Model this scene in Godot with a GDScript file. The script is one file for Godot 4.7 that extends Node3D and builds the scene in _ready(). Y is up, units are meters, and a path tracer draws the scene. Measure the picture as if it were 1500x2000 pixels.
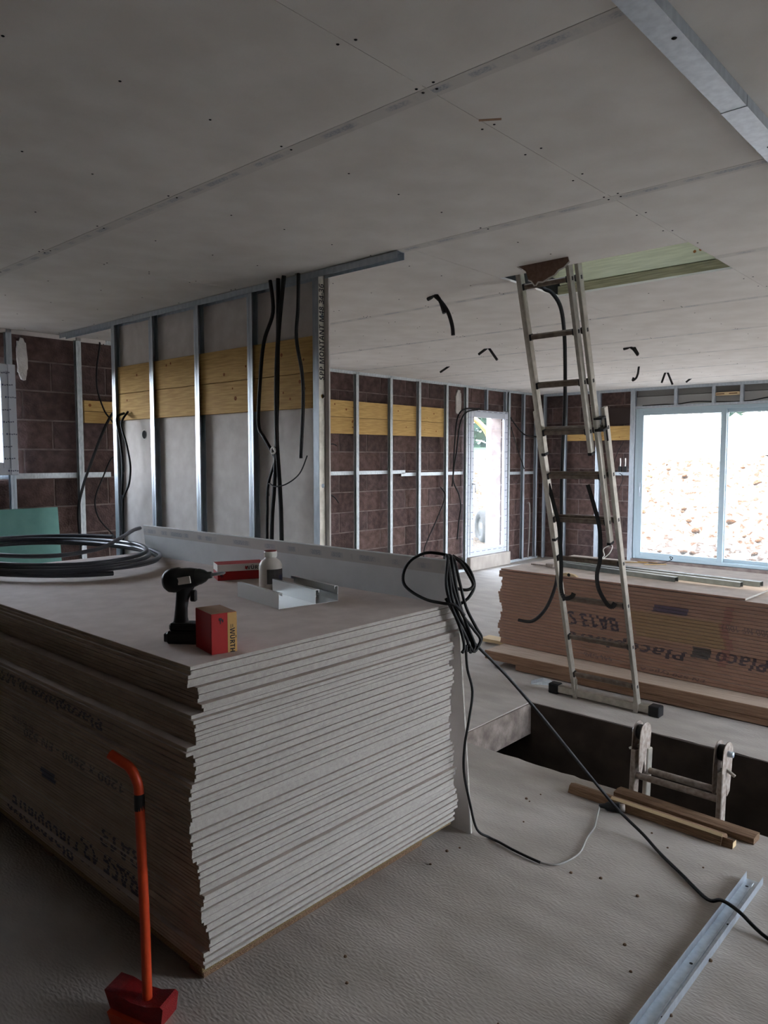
extends Node3D
# A house under construction: plasterboard stacks, metal framing, a ladder up to a hatch, a stair pit.
# World: camera stands at (0, 1.68, 0); -x runs along the ceiling joints to the left, -z runs to the big sliding window.

var M := {}
var used := {}
var rng := RandomNumberGenerator.new()
const CEIL := 2.73

# ------------------------------------------------------------------ geometry helpers
class G:
	var s := SurfaceTool.new()
	var t := Transform3D()
	var sm := -1
	func _init():
		s.begin(Mesh.PRIMITIVE_TRIANGLES)
	func v(p: Vector3, uv: Vector2):
		s.set_smooth_group(sm)
		s.set_uv(uv)
		s.add_vertex(t * p)
	# a convex polygon whose front looks towards "out"
	func face(p: Array, out: Vector3, uv: Array = []):
		var n := Vector3.ZERO
		for i in range(1, p.size() - 1):
			n += (p[i] - p[0]).cross(p[i + 1] - p[0])
		var a := n.abs()
		var q: Array = uv
		if q.is_empty():
			for k in p:
				if a.x >= a.y and a.x >= a.z: q.append(Vector2(k.z, -k.y))
				elif a.y >= a.z: q.append(Vector2(k.x, k.z))
				else: q.append(Vector2(k.x, -k.y))
		var flip := n.dot(out) > 0.0
		for i in range(1, p.size() - 1):
			v(p[0], q[0])
			if flip:
				v(p[i + 1], q[i + 1]); v(p[i], q[i])
			else:
				v(p[i], q[i]); v(p[i + 1], q[i + 1])
	func box(a: Vector3, b: Vector3):
		var lo := Vector3(min(a.x, b.x), min(a.y, b.y), min(a.z, b.z))
		var hi := Vector3(max(a.x, b.x), max(a.y, b.y), max(a.z, b.z))
		for ax in 3:
			for sg in [0, 1]:
				var pts := []
				for k in [[0, 0], [1, 0], [1, 1], [0, 1]]:
					var p := Vector3.ZERO
					p[ax] = hi[ax] if sg else lo[ax]
					p[(ax + 1) % 3] = hi[(ax + 1) % 3] if k[0] else lo[(ax + 1) % 3]
					p[(ax + 2) % 3] = hi[(ax + 2) % 3] if k[1] else lo[(ax + 2) % 3]
					pts.append(p)
				var o := Vector3.ZERO
				o[ax] = 1.0 if sg else -1.0
				face(pts, o)
	# a box with chamfered edges
	func cbox(a: Vector3, b: Vector3, e := 0.003):
		var c := (a + b) * 0.5
		var h := ((b - a) * 0.5).abs()
		e = min(e, min(h.x, min(h.y, h.z)) * 0.45)
		var at := func(sg: Vector3, ax: int) -> Vector3:
			var r := Vector3.ZERO
			for i in 3: r[i] = c[i] + sg[i] * (h[i] - (0.0 if i == ax else e))
			return r
		for ax in 3:
			var j := (ax + 1) % 3
			var k := (ax + 2) % 3
			for sg in [-1.0, 1.0]:
				var pts := []
				for q in [[-1.0, -1.0], [1.0, -1.0], [1.0, 1.0], [-1.0, 1.0]]:
					var w := Vector3.ZERO
					w[ax] = sg; w[j] = q[0]; w[k] = q[1]
					pts.append(at.call(w, ax))
				var o := Vector3.ZERO
				o[ax] = sg
				face(pts, o)
				for sj in [-1.0, 1.0]:
					var w0 := Vector3.ZERO
					w0[ax] = sg; w0[j] = sj; w0[k] = -1.0
					var w1 := w0
					w1[k] = 1.0
					var oo := Vector3.ZERO
					oo[ax] = sg; oo[j] = sj
					face([at.call(w0, ax), at.call(w1, ax), at.call(w1, j), at.call(w0, j)], oo)
		for sx in [-1.0, 1.0]:
			for sy in [-1.0, 1.0]:
				for sz in [-1.0, 1.0]:
					var w2 := Vector3(sx, sy, sz)
					face([at.call(w2, 0), at.call(w2, 1), at.call(w2, 2)], w2)
	# outline in xy, pushed along z from z0 to z1
	func prism(poly: PackedVector2Array, z0: float, z1: float):
		if Geometry2D.is_polygon_clockwise(poly):
			poly.reverse()
		var ix := Geometry2D.triangulate_polygon(poly)
		for i in range(0, ix.size(), 3):
			var tri0 := []
			var tri1 := []
			for k in 3:
				var p := poly[ix[i + k]]
				tri0.append(Vector3(p.x, p.y, z0)); tri1.append(Vector3(p.x, p.y, z1))
			face(tri0, Vector3(0, 0, z0 - z1)); face(tri1, Vector3(0, 0, z1 - z0))
		for i in poly.size():
			var a := poly[i]
			var b := poly[(i + 1) % poly.size()]
			var d := b - a
			# counter-clockwise outline in a y-up plane: outside is to the right
			var o := Vector3(d.y, -d.x, 0)
			face([Vector3(a.x, a.y, z0), Vector3(b.x, b.y, z0), Vector3(b.x, b.y, z1), Vector3(a.x, a.y, z1)], o)
	func tube(pts: Array, r: float, sides := 8, caps := true, r1 := -1.0):
		var n := pts.size()
		var rings := []
		var up := Vector3(0.13, 0.97, 0.21)
		var run := 0.0
		for i in n:
			var d: Vector3 = (pts[min(i + 1, n - 1)] - pts[max(i - 1, 0)]).normalized()
			if absf(d.dot(up)) > 0.98: up = Vector3(0.9, 0.1, 0.4)
			var x := up.cross(d).normalized()
			var y := d.cross(x)
			up = y
			var rr := r if r1 < 0.0 else lerpf(r, r1, float(i) / float(n - 1))
			var ring := []
			for k in sides:
				var an := TAU * k / sides
				ring.append(pts[i] + (x * cos(an) + y * sin(an)) * rr)
			rings.append(ring)
		sm = 1
		for i in n - 1:
			run += (pts[i + 1] - pts[i]).length()
			for k in sides:
				var m := (k + 1) % sides
				var o: Vector3 = rings[i][k] + rings[i][m] - pts[i] * 2.0
				face([rings[i][k], rings[i][m], rings[i + 1][m], rings[i + 1][k]], o)
		sm = -1
		if caps:
			face(rings[0], pts[0] - pts[1]); face(rings[n - 1], pts[n - 1] - pts[n - 2])
	# profile of (radius, height) turned about y
	func lathe(prof: Array, seg := 20, smooth := true):
		sm = 2 if smooth else -1
		for i in prof.size() - 1:
			var a: Vector2 = prof[i]
			var b: Vector2 = prof[i + 1]
			for k in seg:
				var t0 := TAU * k / seg
				var t1 := TAU * (k + 1) / seg
				var d0 := Vector3(cos(t0), 0, sin(t0))
				var d1 := Vector3(cos(t1), 0, sin(t1))
				var p := [d0 * a.x + Vector3.UP * a.y, d1 * a.x + Vector3.UP * a.y, d1 * b.x + Vector3.UP * b.y, d0 * b.x + Vector3.UP * b.y]
				var d := b - a
				face(p, (d0 + d1) * d.y + Vector3.DOWN * d.x * 2.0, [Vector2(float(k) / seg, a.y), Vector2(float(k + 1) / seg, a.y), Vector2(float(k + 1) / seg, b.y), Vector2(float(k) / seg, b.y)])
		sm = -1
	func done(mesh: ArrayMesh = null) -> ArrayMesh:
		s.generate_normals()
		return s.commit(mesh)

func spline(p: Array, per := 6) -> Array:
	var out := []
	for i in p.size() - 1:
		var a: Vector3 = p[max(i - 1, 0)]
		var b: Vector3 = p[i]
		var c: Vector3 = p[i + 1]
		var d: Vector3 = p[min(i + 2, p.size() - 1)]
		for k in per:
			out.append(b.cubic_interpolate(c, a, d, float(k) / per))
	out.append(p[-1])
	return out

func numbered(n: String, parent: Node) -> String:
	var key := "%d/%s" % [parent.get_instance_id(), n]
	used[key] = used.get(key, -1) + 1
	return n if used[key] == 0 else "%s_%03d" % [n, used[key]]

func add(o: Node3D, called: String, parent: Node = null) -> Node3D:
	if parent == null: parent = self
	o.name = numbered(called, parent)
	parent.add_child(o, true)
	return o

func obj(called: String, m, mat, parent: Node = null, label := "") -> MeshInstance3D:
	var o := MeshInstance3D.new()
	o.mesh = m.done() if m is G else m
	if mat is Array:
		for i in mat.size(): o.mesh.surface_set_material(i, mat[i])
	elif mat: o.material_override = mat
	add(o, called, parent)
	if label: o.set_meta("label", label)
	return o

func tag(o: Node3D, label: String, category: String, group := "") -> Node3D:
	o.set_meta("label", label)
	o.set_meta("category", category)
	if group: o.set_meta("group", group)
	return o

func thing(called: String, label: String, category: String, at := Vector3.ZERO, group := "") -> Node3D:
	var o := Node3D.new()
	o.position = at
	add(o, called)
	return tag(o, label, category, group)

func struct(o: Node3D, label := "", category := "") -> Node3D:
	o.set_meta("kind", "structure")
	if label: tag(o, label, category)
	return o

const ONES := ["", "first", "second", "third", "fourth", "fifth", "sixth", "seventh", "eighth", "ninth", "tenth", "eleventh", "twelfth", "thirteenth", "fourteenth", "fifteenth", "sixteenth", "seventeenth", "eighteenth", "nineteenth"]
const TENS := ["", "", "twenty", "thirty", "forty", "fifty", "sixty", "seventy", "eighty"]
func nth(n: int) -> String:
	if n < 20: return ONES[n]
	if n % 10 == 0: return TENS[n / 10].trim_suffix("y") + "ieth"
	return TENS[n / 10] + "-" + ONES[n % 10]

# ------------------------------------------------------------------ materials
func noise_tex(freq: float, kind: int, seed_: int, c0: Color, c1: Color, octaves := 4, size := 512, mid := 0.5) -> NoiseTexture2D:
	var n := FastNoiseLite.new()
	n.noise_type = kind
	n.frequency = freq
	n.seed = seed_
	n.fractal_octaves = octaves
	var t := NoiseTexture2D.new()
	t.width = size; t.height = size; t.seamless = true
	t.noise = n
	var g := Gradient.new()
	g.offsets = PackedFloat32Array([mid - 0.35, mid + 0.35])
	g.colors = PackedColorArray([c0, c1])
	t.color_ramp = g
	return t

func mat(color: Color, rough := 0.9, metal := 0.0) -> StandardMaterial3D:
	var m := StandardMaterial3D.new()
	m.albedo_color = color
	m.roughness = rough
	m.metallic = metal
	m.metallic_specular = 0.4
	return m

# colour that varies between two tones over "size" metres, with optional relief in centimetres
func mottled(c0: Color, c1: Color, size: float, rough := 0.9, seed_ := 1, relief := 0.0, relief_freq := 0.03, stretch := Vector3.ONE, freq := 0.012, world := true) -> StandardMaterial3D:
	var m := mat(Color.WHITE, rough)
	m.albedo_texture = noise_tex(freq, FastNoiseLite.TYPE_SIMPLEX_SMOOTH, seed_, c0, c1, 5)
	m.uv1_triplanar = true
	m.uv1_world_triplanar = world
	m.uv1_scale = stretch / size
	if relief > 0.0:
		m.heightmap_enabled = true
		m.heightmap_texture = noise_tex(relief_freq, FastNoiseLite.TYPE_SIMPLEX_SMOOTH, seed_ + 7, Color.BLACK, Color.WHITE, 4)
		m.heightmap_scale = relief
	return m

func s(r: int, g: int, b: int) -> Color:
	return Color8(r, g, b)

func make_materials():
	M.concrete = mottled(s(161, 152, 142), s(180, 171, 161), 2.2, 0.95, 3, 0.13, 0.2, Vector3(0.8, 1, 2.0), 0.010)
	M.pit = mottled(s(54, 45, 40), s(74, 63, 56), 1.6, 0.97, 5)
	M.mortar = mottled(s(104, 90, 85), s(132, 118, 112), 1.0, 0.97, 8)
	M.liner = mottled(s(176, 170, 162), s(190, 184, 176), 1.0, 0.95, 9)
	M.block = []
	for k in [[84, 66, 62], [92, 72, 67], [78, 62, 58], [87, 70, 67], [96, 76, 70]]:
		M.block.append(mottled(s(k[0] - 14, k[1] - 12, k[2] - 12), s(k[0] + 12, k[1] + 10, k[2] + 10), 0.7, 0.97, 11 + M.block.size(), 0.35, 0.06))
	M.plaster = mottled(s(205, 198, 190), s(226, 220, 212), 0.6, 0.95, 17, 0.3, 0.05)
	M.white_wall = mat(s(246, 246, 244), 0.9)
	M.ceiling = mottled(s(206, 200, 192), s(216, 211, 204), 2.0, 0.92, 21)
	M.ceil_core = mat(s(205, 200, 192), 0.95)
	M.paper = mottled(s(190, 176, 168), s(202, 189, 181), 0.9, 0.85, 23, 0, 0, Vector3.ONE, 0.012, false)
	M.ivory = mottled(s(216, 216, 214), s(224, 224, 222), 1.2, 0.85, 25)
	M.back_paper = mottled(s(198, 190, 183), s(210, 203, 196), 0.8, 0.9, 27)
	M.gypsum = mottled(s(160, 153, 145), s(174, 168, 160), 0.25, 0.95, 29, 0.06, 0.08, Vector3(1, 1, 1), 0.02, false)
	M.green_board = mottled(s(112, 160, 150), s(124, 172, 162), 1.1, 0.85, 31)
	M.ivory_back = mottled(s(178, 164, 152), s(196, 182, 170), 0.9, 0.85, 24, 0, 0, Vector3.ONE, 0.012, false)
	M.alu_rung = mottled(s(98, 86, 76), s(128, 116, 104), 0.3, 0.55, 38)
	M.alu_rung.metallic = 0.4
	M.nose = mat(s(58, 58, 56), 0.4, 0.5)
	M.bottle = mat(s(206, 198, 188), 0.4)
	M.cap_top = mat(s(120, 50, 46), 0.6)
	M.bright = mat(s(214, 216, 214), 0.28, 0.8)
	M.dark = mat(s(18, 17, 17), 0.9)
	M.black_rubber = mat(s(22, 22, 23), 0.55)
	M.black_plastic = mat(s(20, 20, 21), 0.5)
	M.grey_conduit = mat(s(66, 68, 72), 0.32)
	M.cable = mat(s(24, 23, 23), 0.6)
	M.grey_cord = mat(s(150, 146, 140), 0.6)
	M.white_plastic = mat(s(225, 222, 214), 0.5)
	M.steel = mottled(s(176, 184, 192), s(194, 202, 208), 0.6, 0.42, 33, 0, 0, Vector3(1, 0.3, 1), 0.03)
	M.steel.metallic = 0.75
	M.steel_soft = mottled(s(176, 182, 184), s(206, 210, 210), 0.3, 0.55, 35, 0, 0, Vector3(1, 0.3, 1), 0.03)
	M.steel_soft.metallic = 0.55
	M.alu = mottled(s(164, 158, 146), s(186, 180, 168), 0.4, 0.4, 37)
	M.alu.metallic = 0.7
	M.alu_dirty = mottled(s(126, 112, 102), s(172, 162, 152), 0.4, 0.6, 39, 0, 0, Vector3.ONE, 0.02)
	M.alu_dirty.metallic = 0.45
	M.alu_profile = mat(s(160, 176, 183), 0.4)   # painted window frames
	M.pvc = mat(s(206, 218, 224), 0.35)
	M.glass = mat(Color(0.9, 0.97, 0.97, 0.06), 0.0)
	M.glass.transparency = BaseMaterial3D.TRANSPARENCY_ALPHA
	M.ply = mottled(s(178, 142, 84), s(206, 170, 108), 0.5, 0.8, 41, 0, 0, Vector3(0.25, 4, 0.25), 0.016)
	M.ply_b = mottled(s(184, 148, 88), s(212, 176, 112), 0.5, 0.8, 45, 0, 0, Vector3(0.25, 4, 0.25), 0.016)
	M.knot = mat(s(140, 88, 44), 0.85)
	M.timber = mottled(s(126, 96, 76), s(156, 124, 100), 0.5, 0.85, 47, 0.15, 0.04, Vector3(0.2, 4, 4), 0.016)
	M.timber_top = mottled(s(176, 154, 134), s(204, 184, 164), 0.5, 0.85, 48, 0.1, 0.04, Vector3(0.2, 4, 4), 0.016)
	M.old_wood = mottled(s(104, 80, 60), s(146, 116, 90), 0.4, 0.9, 49, 0.25, 0.04, Vector3(0.2, 4, 4), 0.018)
	M.fresh_wood = mat(s(205, 180, 140), 0.85)
	M.pale_wood = mottled(s(186, 184, 160), s(206, 204, 180), 0.6, 0.85, 51, 0, 0, Vector3(0.25, 4, 0.25), 0.016)
	M.grey_wood = mottled(s(120, 112, 88), s(150, 142, 114), 0.5, 0.9, 53, 0, 0, Vector3(0.25, 4, 0.25), 0.016)
	M.osb = mottled(s(96, 78, 52), s(156, 134, 96), 0.12, 0.9, 55, 0.2, 0.08, Vector3.ONE, 0.04)
	M.orange = mottled(s(176, 54, 20), s(192, 66, 28), 0.3, 0.45, 57)
	M.red_paint = mottled(s(112, 18, 20), s(136, 26, 28), 0.15, 0.5, 58, 0.1, 0.06)
	M.red_card = mat(s(158, 28, 28), 0.6)
	M.dark_red_card = mat(s(118, 22, 24), 0.6)
	M.white_card = mat(s(214, 206, 200), 0.6)
	M.yellow_card = mat(s(186, 146, 88), 0.6)
	M.brown_card = mat(s(150, 118, 92), 0.8)
	M.ink = mat(s(38, 36, 44), 0.8)
	M.blue_ink = mat(s(96, 104, 128), 0.8)
	M.label_dark = mat(s(62, 58, 56), 0.5)
	M.label_blue = mat(s(36, 40, 62), 0.5)
	M.torn = mottled(s(96, 74, 62), s(122, 98, 84), 0.2, 0.95, 59)
	M.film = film_material()
	M.joint = joint_material()
	M.dirt = mottled(s(128, 118, 106), s(158, 152, 144), 3.0, 1.0, 61, 9.0, 0.03, Vector3.ONE, 0.014)
	M.bank = mottled(s(62, 38, 18), s(150, 143, 134), 2.6, 1.0, 71, 6.0, 0.04, Vector3(0.8, 1.6, 1.0), 0.03)
	(M.bank.albedo_texture as NoiseTexture2D).color_ramp.offsets = PackedFloat32Array([0.45, 0.58])
	M.side_dirt = mottled(s(44, 30, 17), s(72, 60, 46), 2.2, 1.0, 73, 5.0, 0.04, Vector3.ONE, 0.03)
	M.profile = mottled(s(104, 108, 104), s(124, 128, 124), 0.5, 0.6, 74)
	M.profile.metallic = 0.3
	M.pit_edge = mottled(s(104, 92, 84), s(142, 130, 120), 0.7, 0.97, 75, 0.2, 0.06)
	M.membrane = mat(s(62, 50, 46), 0.9)
	M.shutter = mat(s(158, 156, 152), 0.8)
	M.soil = mottled(s(74, 66, 57), s(96, 88, 78), 1.5, 1.0, 72)
	M.crumb = mat(s(110, 88, 68), 1.0)
	M.clod = mottled(s(62, 38, 18), s(92, 60, 32), 0.6, 1.0, 63, 2.0, 0.05)
	M.grass = mottled(s(34, 50, 24), s(52, 70, 36), 0.8, 1.0, 65, 4.0, 0.06)
	M.leaf = mottled(s(16, 32, 22), s(28, 46, 30), 0.5, 1.0, 67)
	M.tyre = mat(s(40, 38, 36), 0.9)
	M.rim = mat(s(92, 90, 86), 0.6)

# protective film on new frames: grey white with rows of small printed dashes
func film_material() -> StandardMaterial3D:
	var im := Image.create(128, 128, false, Image.FORMAT_RGB8)
	im.fill(Color8(206, 210, 218))
	var r := RandomNumberGenerator.new()
	r.seed = 5
	for row in 3:
		for col in 2:
			var x := 8 + col * 62 + row * 9
			var y := 10 + row * 42
			im.fill_rect(Rect2i(x, y, 5, 6), Color8(70, 80, 120))
			for k in 4: im.fill_rect(Rect2i(x + 8 + k * 7, y + r.randi_range(0, 2), 5, 4), Color8(92, 96, 116))
	im.generate_mipmaps()
	var m := mat(Color.WHITE, 0.45)
	m.albedo_texture = ImageTexture.create_from_image(im)
	m.uv1_triplanar = true
	m.uv1_world_triplanar = true
	m.uv1_scale = Vector3.ONE / 0.3
	return m

# the untreated tapered edge of a ceiling sheet, with faint bluish batch printing that comes and goes
func joint_material() -> StandardMaterial3D:
	var im := Image.create(2048, 32, false, Image.FORMAT_RGB8)
	var r := RandomNumberGenerator.new()
	r.seed = 9
	var n := FastNoiseLite.new()
	n.frequency = 0.01
	n.seed = 3
	var fine := FastNoiseLite.new()
	fine.frequency = 0.12
	for x in 2048:
		for y in 32:
			var base := Color8(200, 195, 188)
			var band := clampf(n.get_noise_2d(x, 0) * 2.6 + 0.35, 0, 1) * (1.0 if y > 8 and y < 26 else 0.0)
			var k := band * 0.8 * clampf(0.5 + fine.get_noise_2d(x, y * 3) * 0.9, 0, 1) * smoothstep(8, 12, y) * (1.0 - smoothstep(22, 26, y))
			im.set_pixel(x, y, base.lerp(Color8(132, 136, 150), k))
	im.generate_mipmaps()
	var m := mat(Color.WHITE, 0.9)
	m.albedo_texture = ImageTexture.create_from_image(im)
	return m

# rasterise a line of lettering into an image: position of its lower left corner and height in pixels
func draw_text(im: Image, text: String, x0: float, y0: float, height: float, width: float, color: Color, strength := 1.0, turned := false, slant := 0.0):
	var tm := TextMesh.new()
	var f := SystemFont.new()
	f.font_names = PackedStringArray(["Droid Sans"])
	f.font_weight = 700
	tm.font = f
	tm.font_size = 64
	tm.pixel_size = 0.01
	tm.depth = 0.0
	tm.text = text
	var ar := tm.get_mesh_arrays()
	if ar.is_empty(): return
	var vs: PackedVector3Array = ar[Mesh.ARRAY_VERTEX]
	var ix: PackedInt32Array = ar[Mesh.ARRAY_INDEX] if ar[Mesh.ARRAY_INDEX] != null else PackedInt32Array()
	if ix.is_empty():
		for i in vs.size(): ix.append(i)
	var lo := Vector2(1e9, 1e9)
	var hi := -lo
	for p in vs:
		lo = lo.min(Vector2(p.x, p.y)); hi = hi.max(Vector2(p.x, p.y))
	var k := Vector2(width, height) / (hi - lo)
	for i in range(0, ix.size(), 3):
		var q := []
		for j in 3:
			var p := (Vector2(vs[ix[i + j]].x, vs[ix[i + j]].y) - lo) * k
			if turned: p = Vector2(width, height) - p
			q.append(Vector2(x0 + p.x, y0 - p.y - p.x * slant))
		var mn: Vector2 = q[0].min(q[1]).min(q[2]).floor()
		var mx: Vector2 = q[0].max(q[1]).max(q[2]).ceil()
		for y in range(max(0, int(mn.y)), min(im.get_height() - 1, int(mx.y)) + 1):
			for x in range(max(0, int(mn.x)), min(im.get_width() - 1, int(mx.x)) + 1):
				if Geometry2D.point_is_inside_triangle(Vector2(x + 0.5, y + 0.5), q[0], q[1], q[2]):
					im.set_pixel(x, y, im.get_pixel(x, y).lerp(color, strength))

# raised print: real lettering, half a millimetre thick
func lettering(text: String, height: float, mat_: Material, parent: Node3D, tr: Transform3D, called := "lettering", squeeze := 1.0) -> MeshInstance3D:
	var tm := TextMesh.new()
	var f := SystemFont.new()
	f.font_names = PackedStringArray(["Droid Sans"])
	f.font_weight = 700
	tm.font = f
	tm.font_size = 64
	tm.pixel_size = height / 46.0
	tm.depth = 0.0006
	tm.text = text
	var o := obj(called, tm, mat_, parent)
	o.transform = tr * Transform3D(Basis.from_scale(Vector3(squeeze, 1, 1)), Vector3.ZERO)
	return o

# ------------------------------------------------------------------ the scene
func _ready():
	rng.seed = 20240
	var cam := Camera3D.new()
	cam.name = "camera"
	cam.position = Vector3(0, 1.68, 0)
	cam.rotation = Vector3(deg_to_rad(-4.19), deg_to_rad(42.07), 0)
	cam.fov = rad_to_deg(2.0 * atan(1000.0 / 1450.0))
	cam.near = 0.02
	cam.far = 400.0
	add_child(cam)
	cam.current = true

	var env := Environment.new()
	var sky := Sky.new()
	var sm := ProceduralSkyMaterial.new()
	sm.sky_top_color = Color(0.77, 0.85, 0.96)
	sm.sky_horizon_color = Color(0.95, 0.97, 1.0)
	sm.ground_bottom_color = Color(0.12, 0.11, 0.10)
	sm.ground_horizon_color = Color(0.16, 0.15, 0.14)
	sm.sky_curve = 0.3
	sm.sky_energy_multiplier = 1.0
	sm.sun_angle_max = 1.0
	sky.sky_material = sm
	env.background_mode = Environment.BG_SKY
	env.sky = sky
	env.background_energy_multiplier = 31.0
	env.tonemap_mode = Environment.TONE_MAPPER_LINEAR
	env.tonemap_exposure = 1.08
	env.sdfgi_enabled = true
	env.ssao_enabled = true
	env.ssil_enabled = true
	var we := WorldEnvironment.new()
	we.name = "world_environment"
	we.environment = env
	add_child(we)

	# veiled sun, high behind the camera: it lights the bank outside, the roof keeps it out of the room
	var sun := DirectionalLight3D.new()
	sun.name = "sun"
	sun.light_color = Color(1.0, 0.97, 0.92)
	sun.light_energy = 5.0
	sun.light_angular_distance = 4.0
	sun.shadow_enabled = true
	add_child(sun)
	sun.look_at_from_position(Vector3(0.0, 8.0, 6.0), Vector3.ZERO)

	make_materials()
	build_shell()
	build_ceiling()
	build_windows()
	build_outside()
	build_framing()
	build_partition()
	build_near_stack()
	build_far_stack()
	build_ladder()
	build_pit_ladder()
	build_tool()
	build_floor_things()
	build_stack_things()
	build_cables()

func wall_boxes(g: G, along_z: bool, f0: float, f1: float, u0: float, u1: float, y0: float, y1: float, holes: Array):
	var us := [u0, u1]
	var ys := [y0, y1]
	for h in holes:
		us.append_array([h[0], h[1]]); ys.append_array([h[2], h[3]])
	us.sort(); ys.sort()
	for i in us.size() - 1:
		for j in ys.size() - 1:
			if us[i + 1] - us[i] < 1e-4 or ys[j + 1] - ys[j] < 1e-4: continue
			var cu = (us[i] + us[i + 1]) * 0.5
			var cy = (ys[j] + ys[j + 1]) * 0.5
			var open := false
			for h in holes:
				if cu > h[0] and cu < h[1] and cy > h[2] and cy < h[3]: open = true
			if open: continue
			if along_z: g.box(Vector3(f0, ys[j], us[i]), Vector3(f1, ys[j + 1], us[i + 1]))
			else: g.box(Vector3(us[i], ys[j], f0), Vector3(us[i + 1], ys[j + 1], f1))

# rows of hollow blocks, half a block shifted every other course, cut at the openings; each stands 6 mm proud of the joints
func blocks(wall: Node3D, along_z: bool, face_at: float, inward: float, u0: float, u1: float, holes: Array):
	var row := 0
	var y := 0.0
	var bl := 0.5
	while y < CEIL - 0.02:
		var u := u0 - (0.25 if row % 2 else 0.0)
		while u < u1:
			var r := [max(u + 0.006, u0), min(u + bl - 0.006, u1), y + 0.007, min(y + 0.243, CEIL)]
			for h in holes:
				if r[1] > h[0] and r[0] < h[1] and r[3] > h[2] and r[2] < h[3]:
					var best := [0.0, 0.0, 0.0, 0.0]
					for c in [[r[0], min(r[1], h[0]), r[2], r[3]], [max(r[0], h[1]), r[1], r[2], r[3]], [r[0], r[1], r[2], min(r[3], h[2])], [r[0], r[1], max(r[2], h[3]), r[3]]]:
						if (c[1] - c[0]) * (c[3] - c[2]) > (best[1] - best[0]) * (best[3] - best[2]) and c[1] > c[0] and c[3] > c[2]: best = c
					r = best
			if r[1] - r[0] > 0.03 and r[3] - r[2] > 0.03:
				var g := G.new()
				var d := 0.006 + rng.randf_range(-0.002, 0.003)
				if along_z: g.cbox(Vector3(face_at - inward * 0.012, r[2], r[0]), Vector3(face_at + inward * d, r[3], r[1]), 0.004)
				else: g.cbox(Vector3(r[0], r[2], face_at - inward * 0.012), Vector3(r[1], r[3], face_at + inward * d), 0.004)
				obj("block", g, M.block[rng.randi() % M.block.size()], wall)
			u += bl
		row += 1
		y += 0.25

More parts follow.
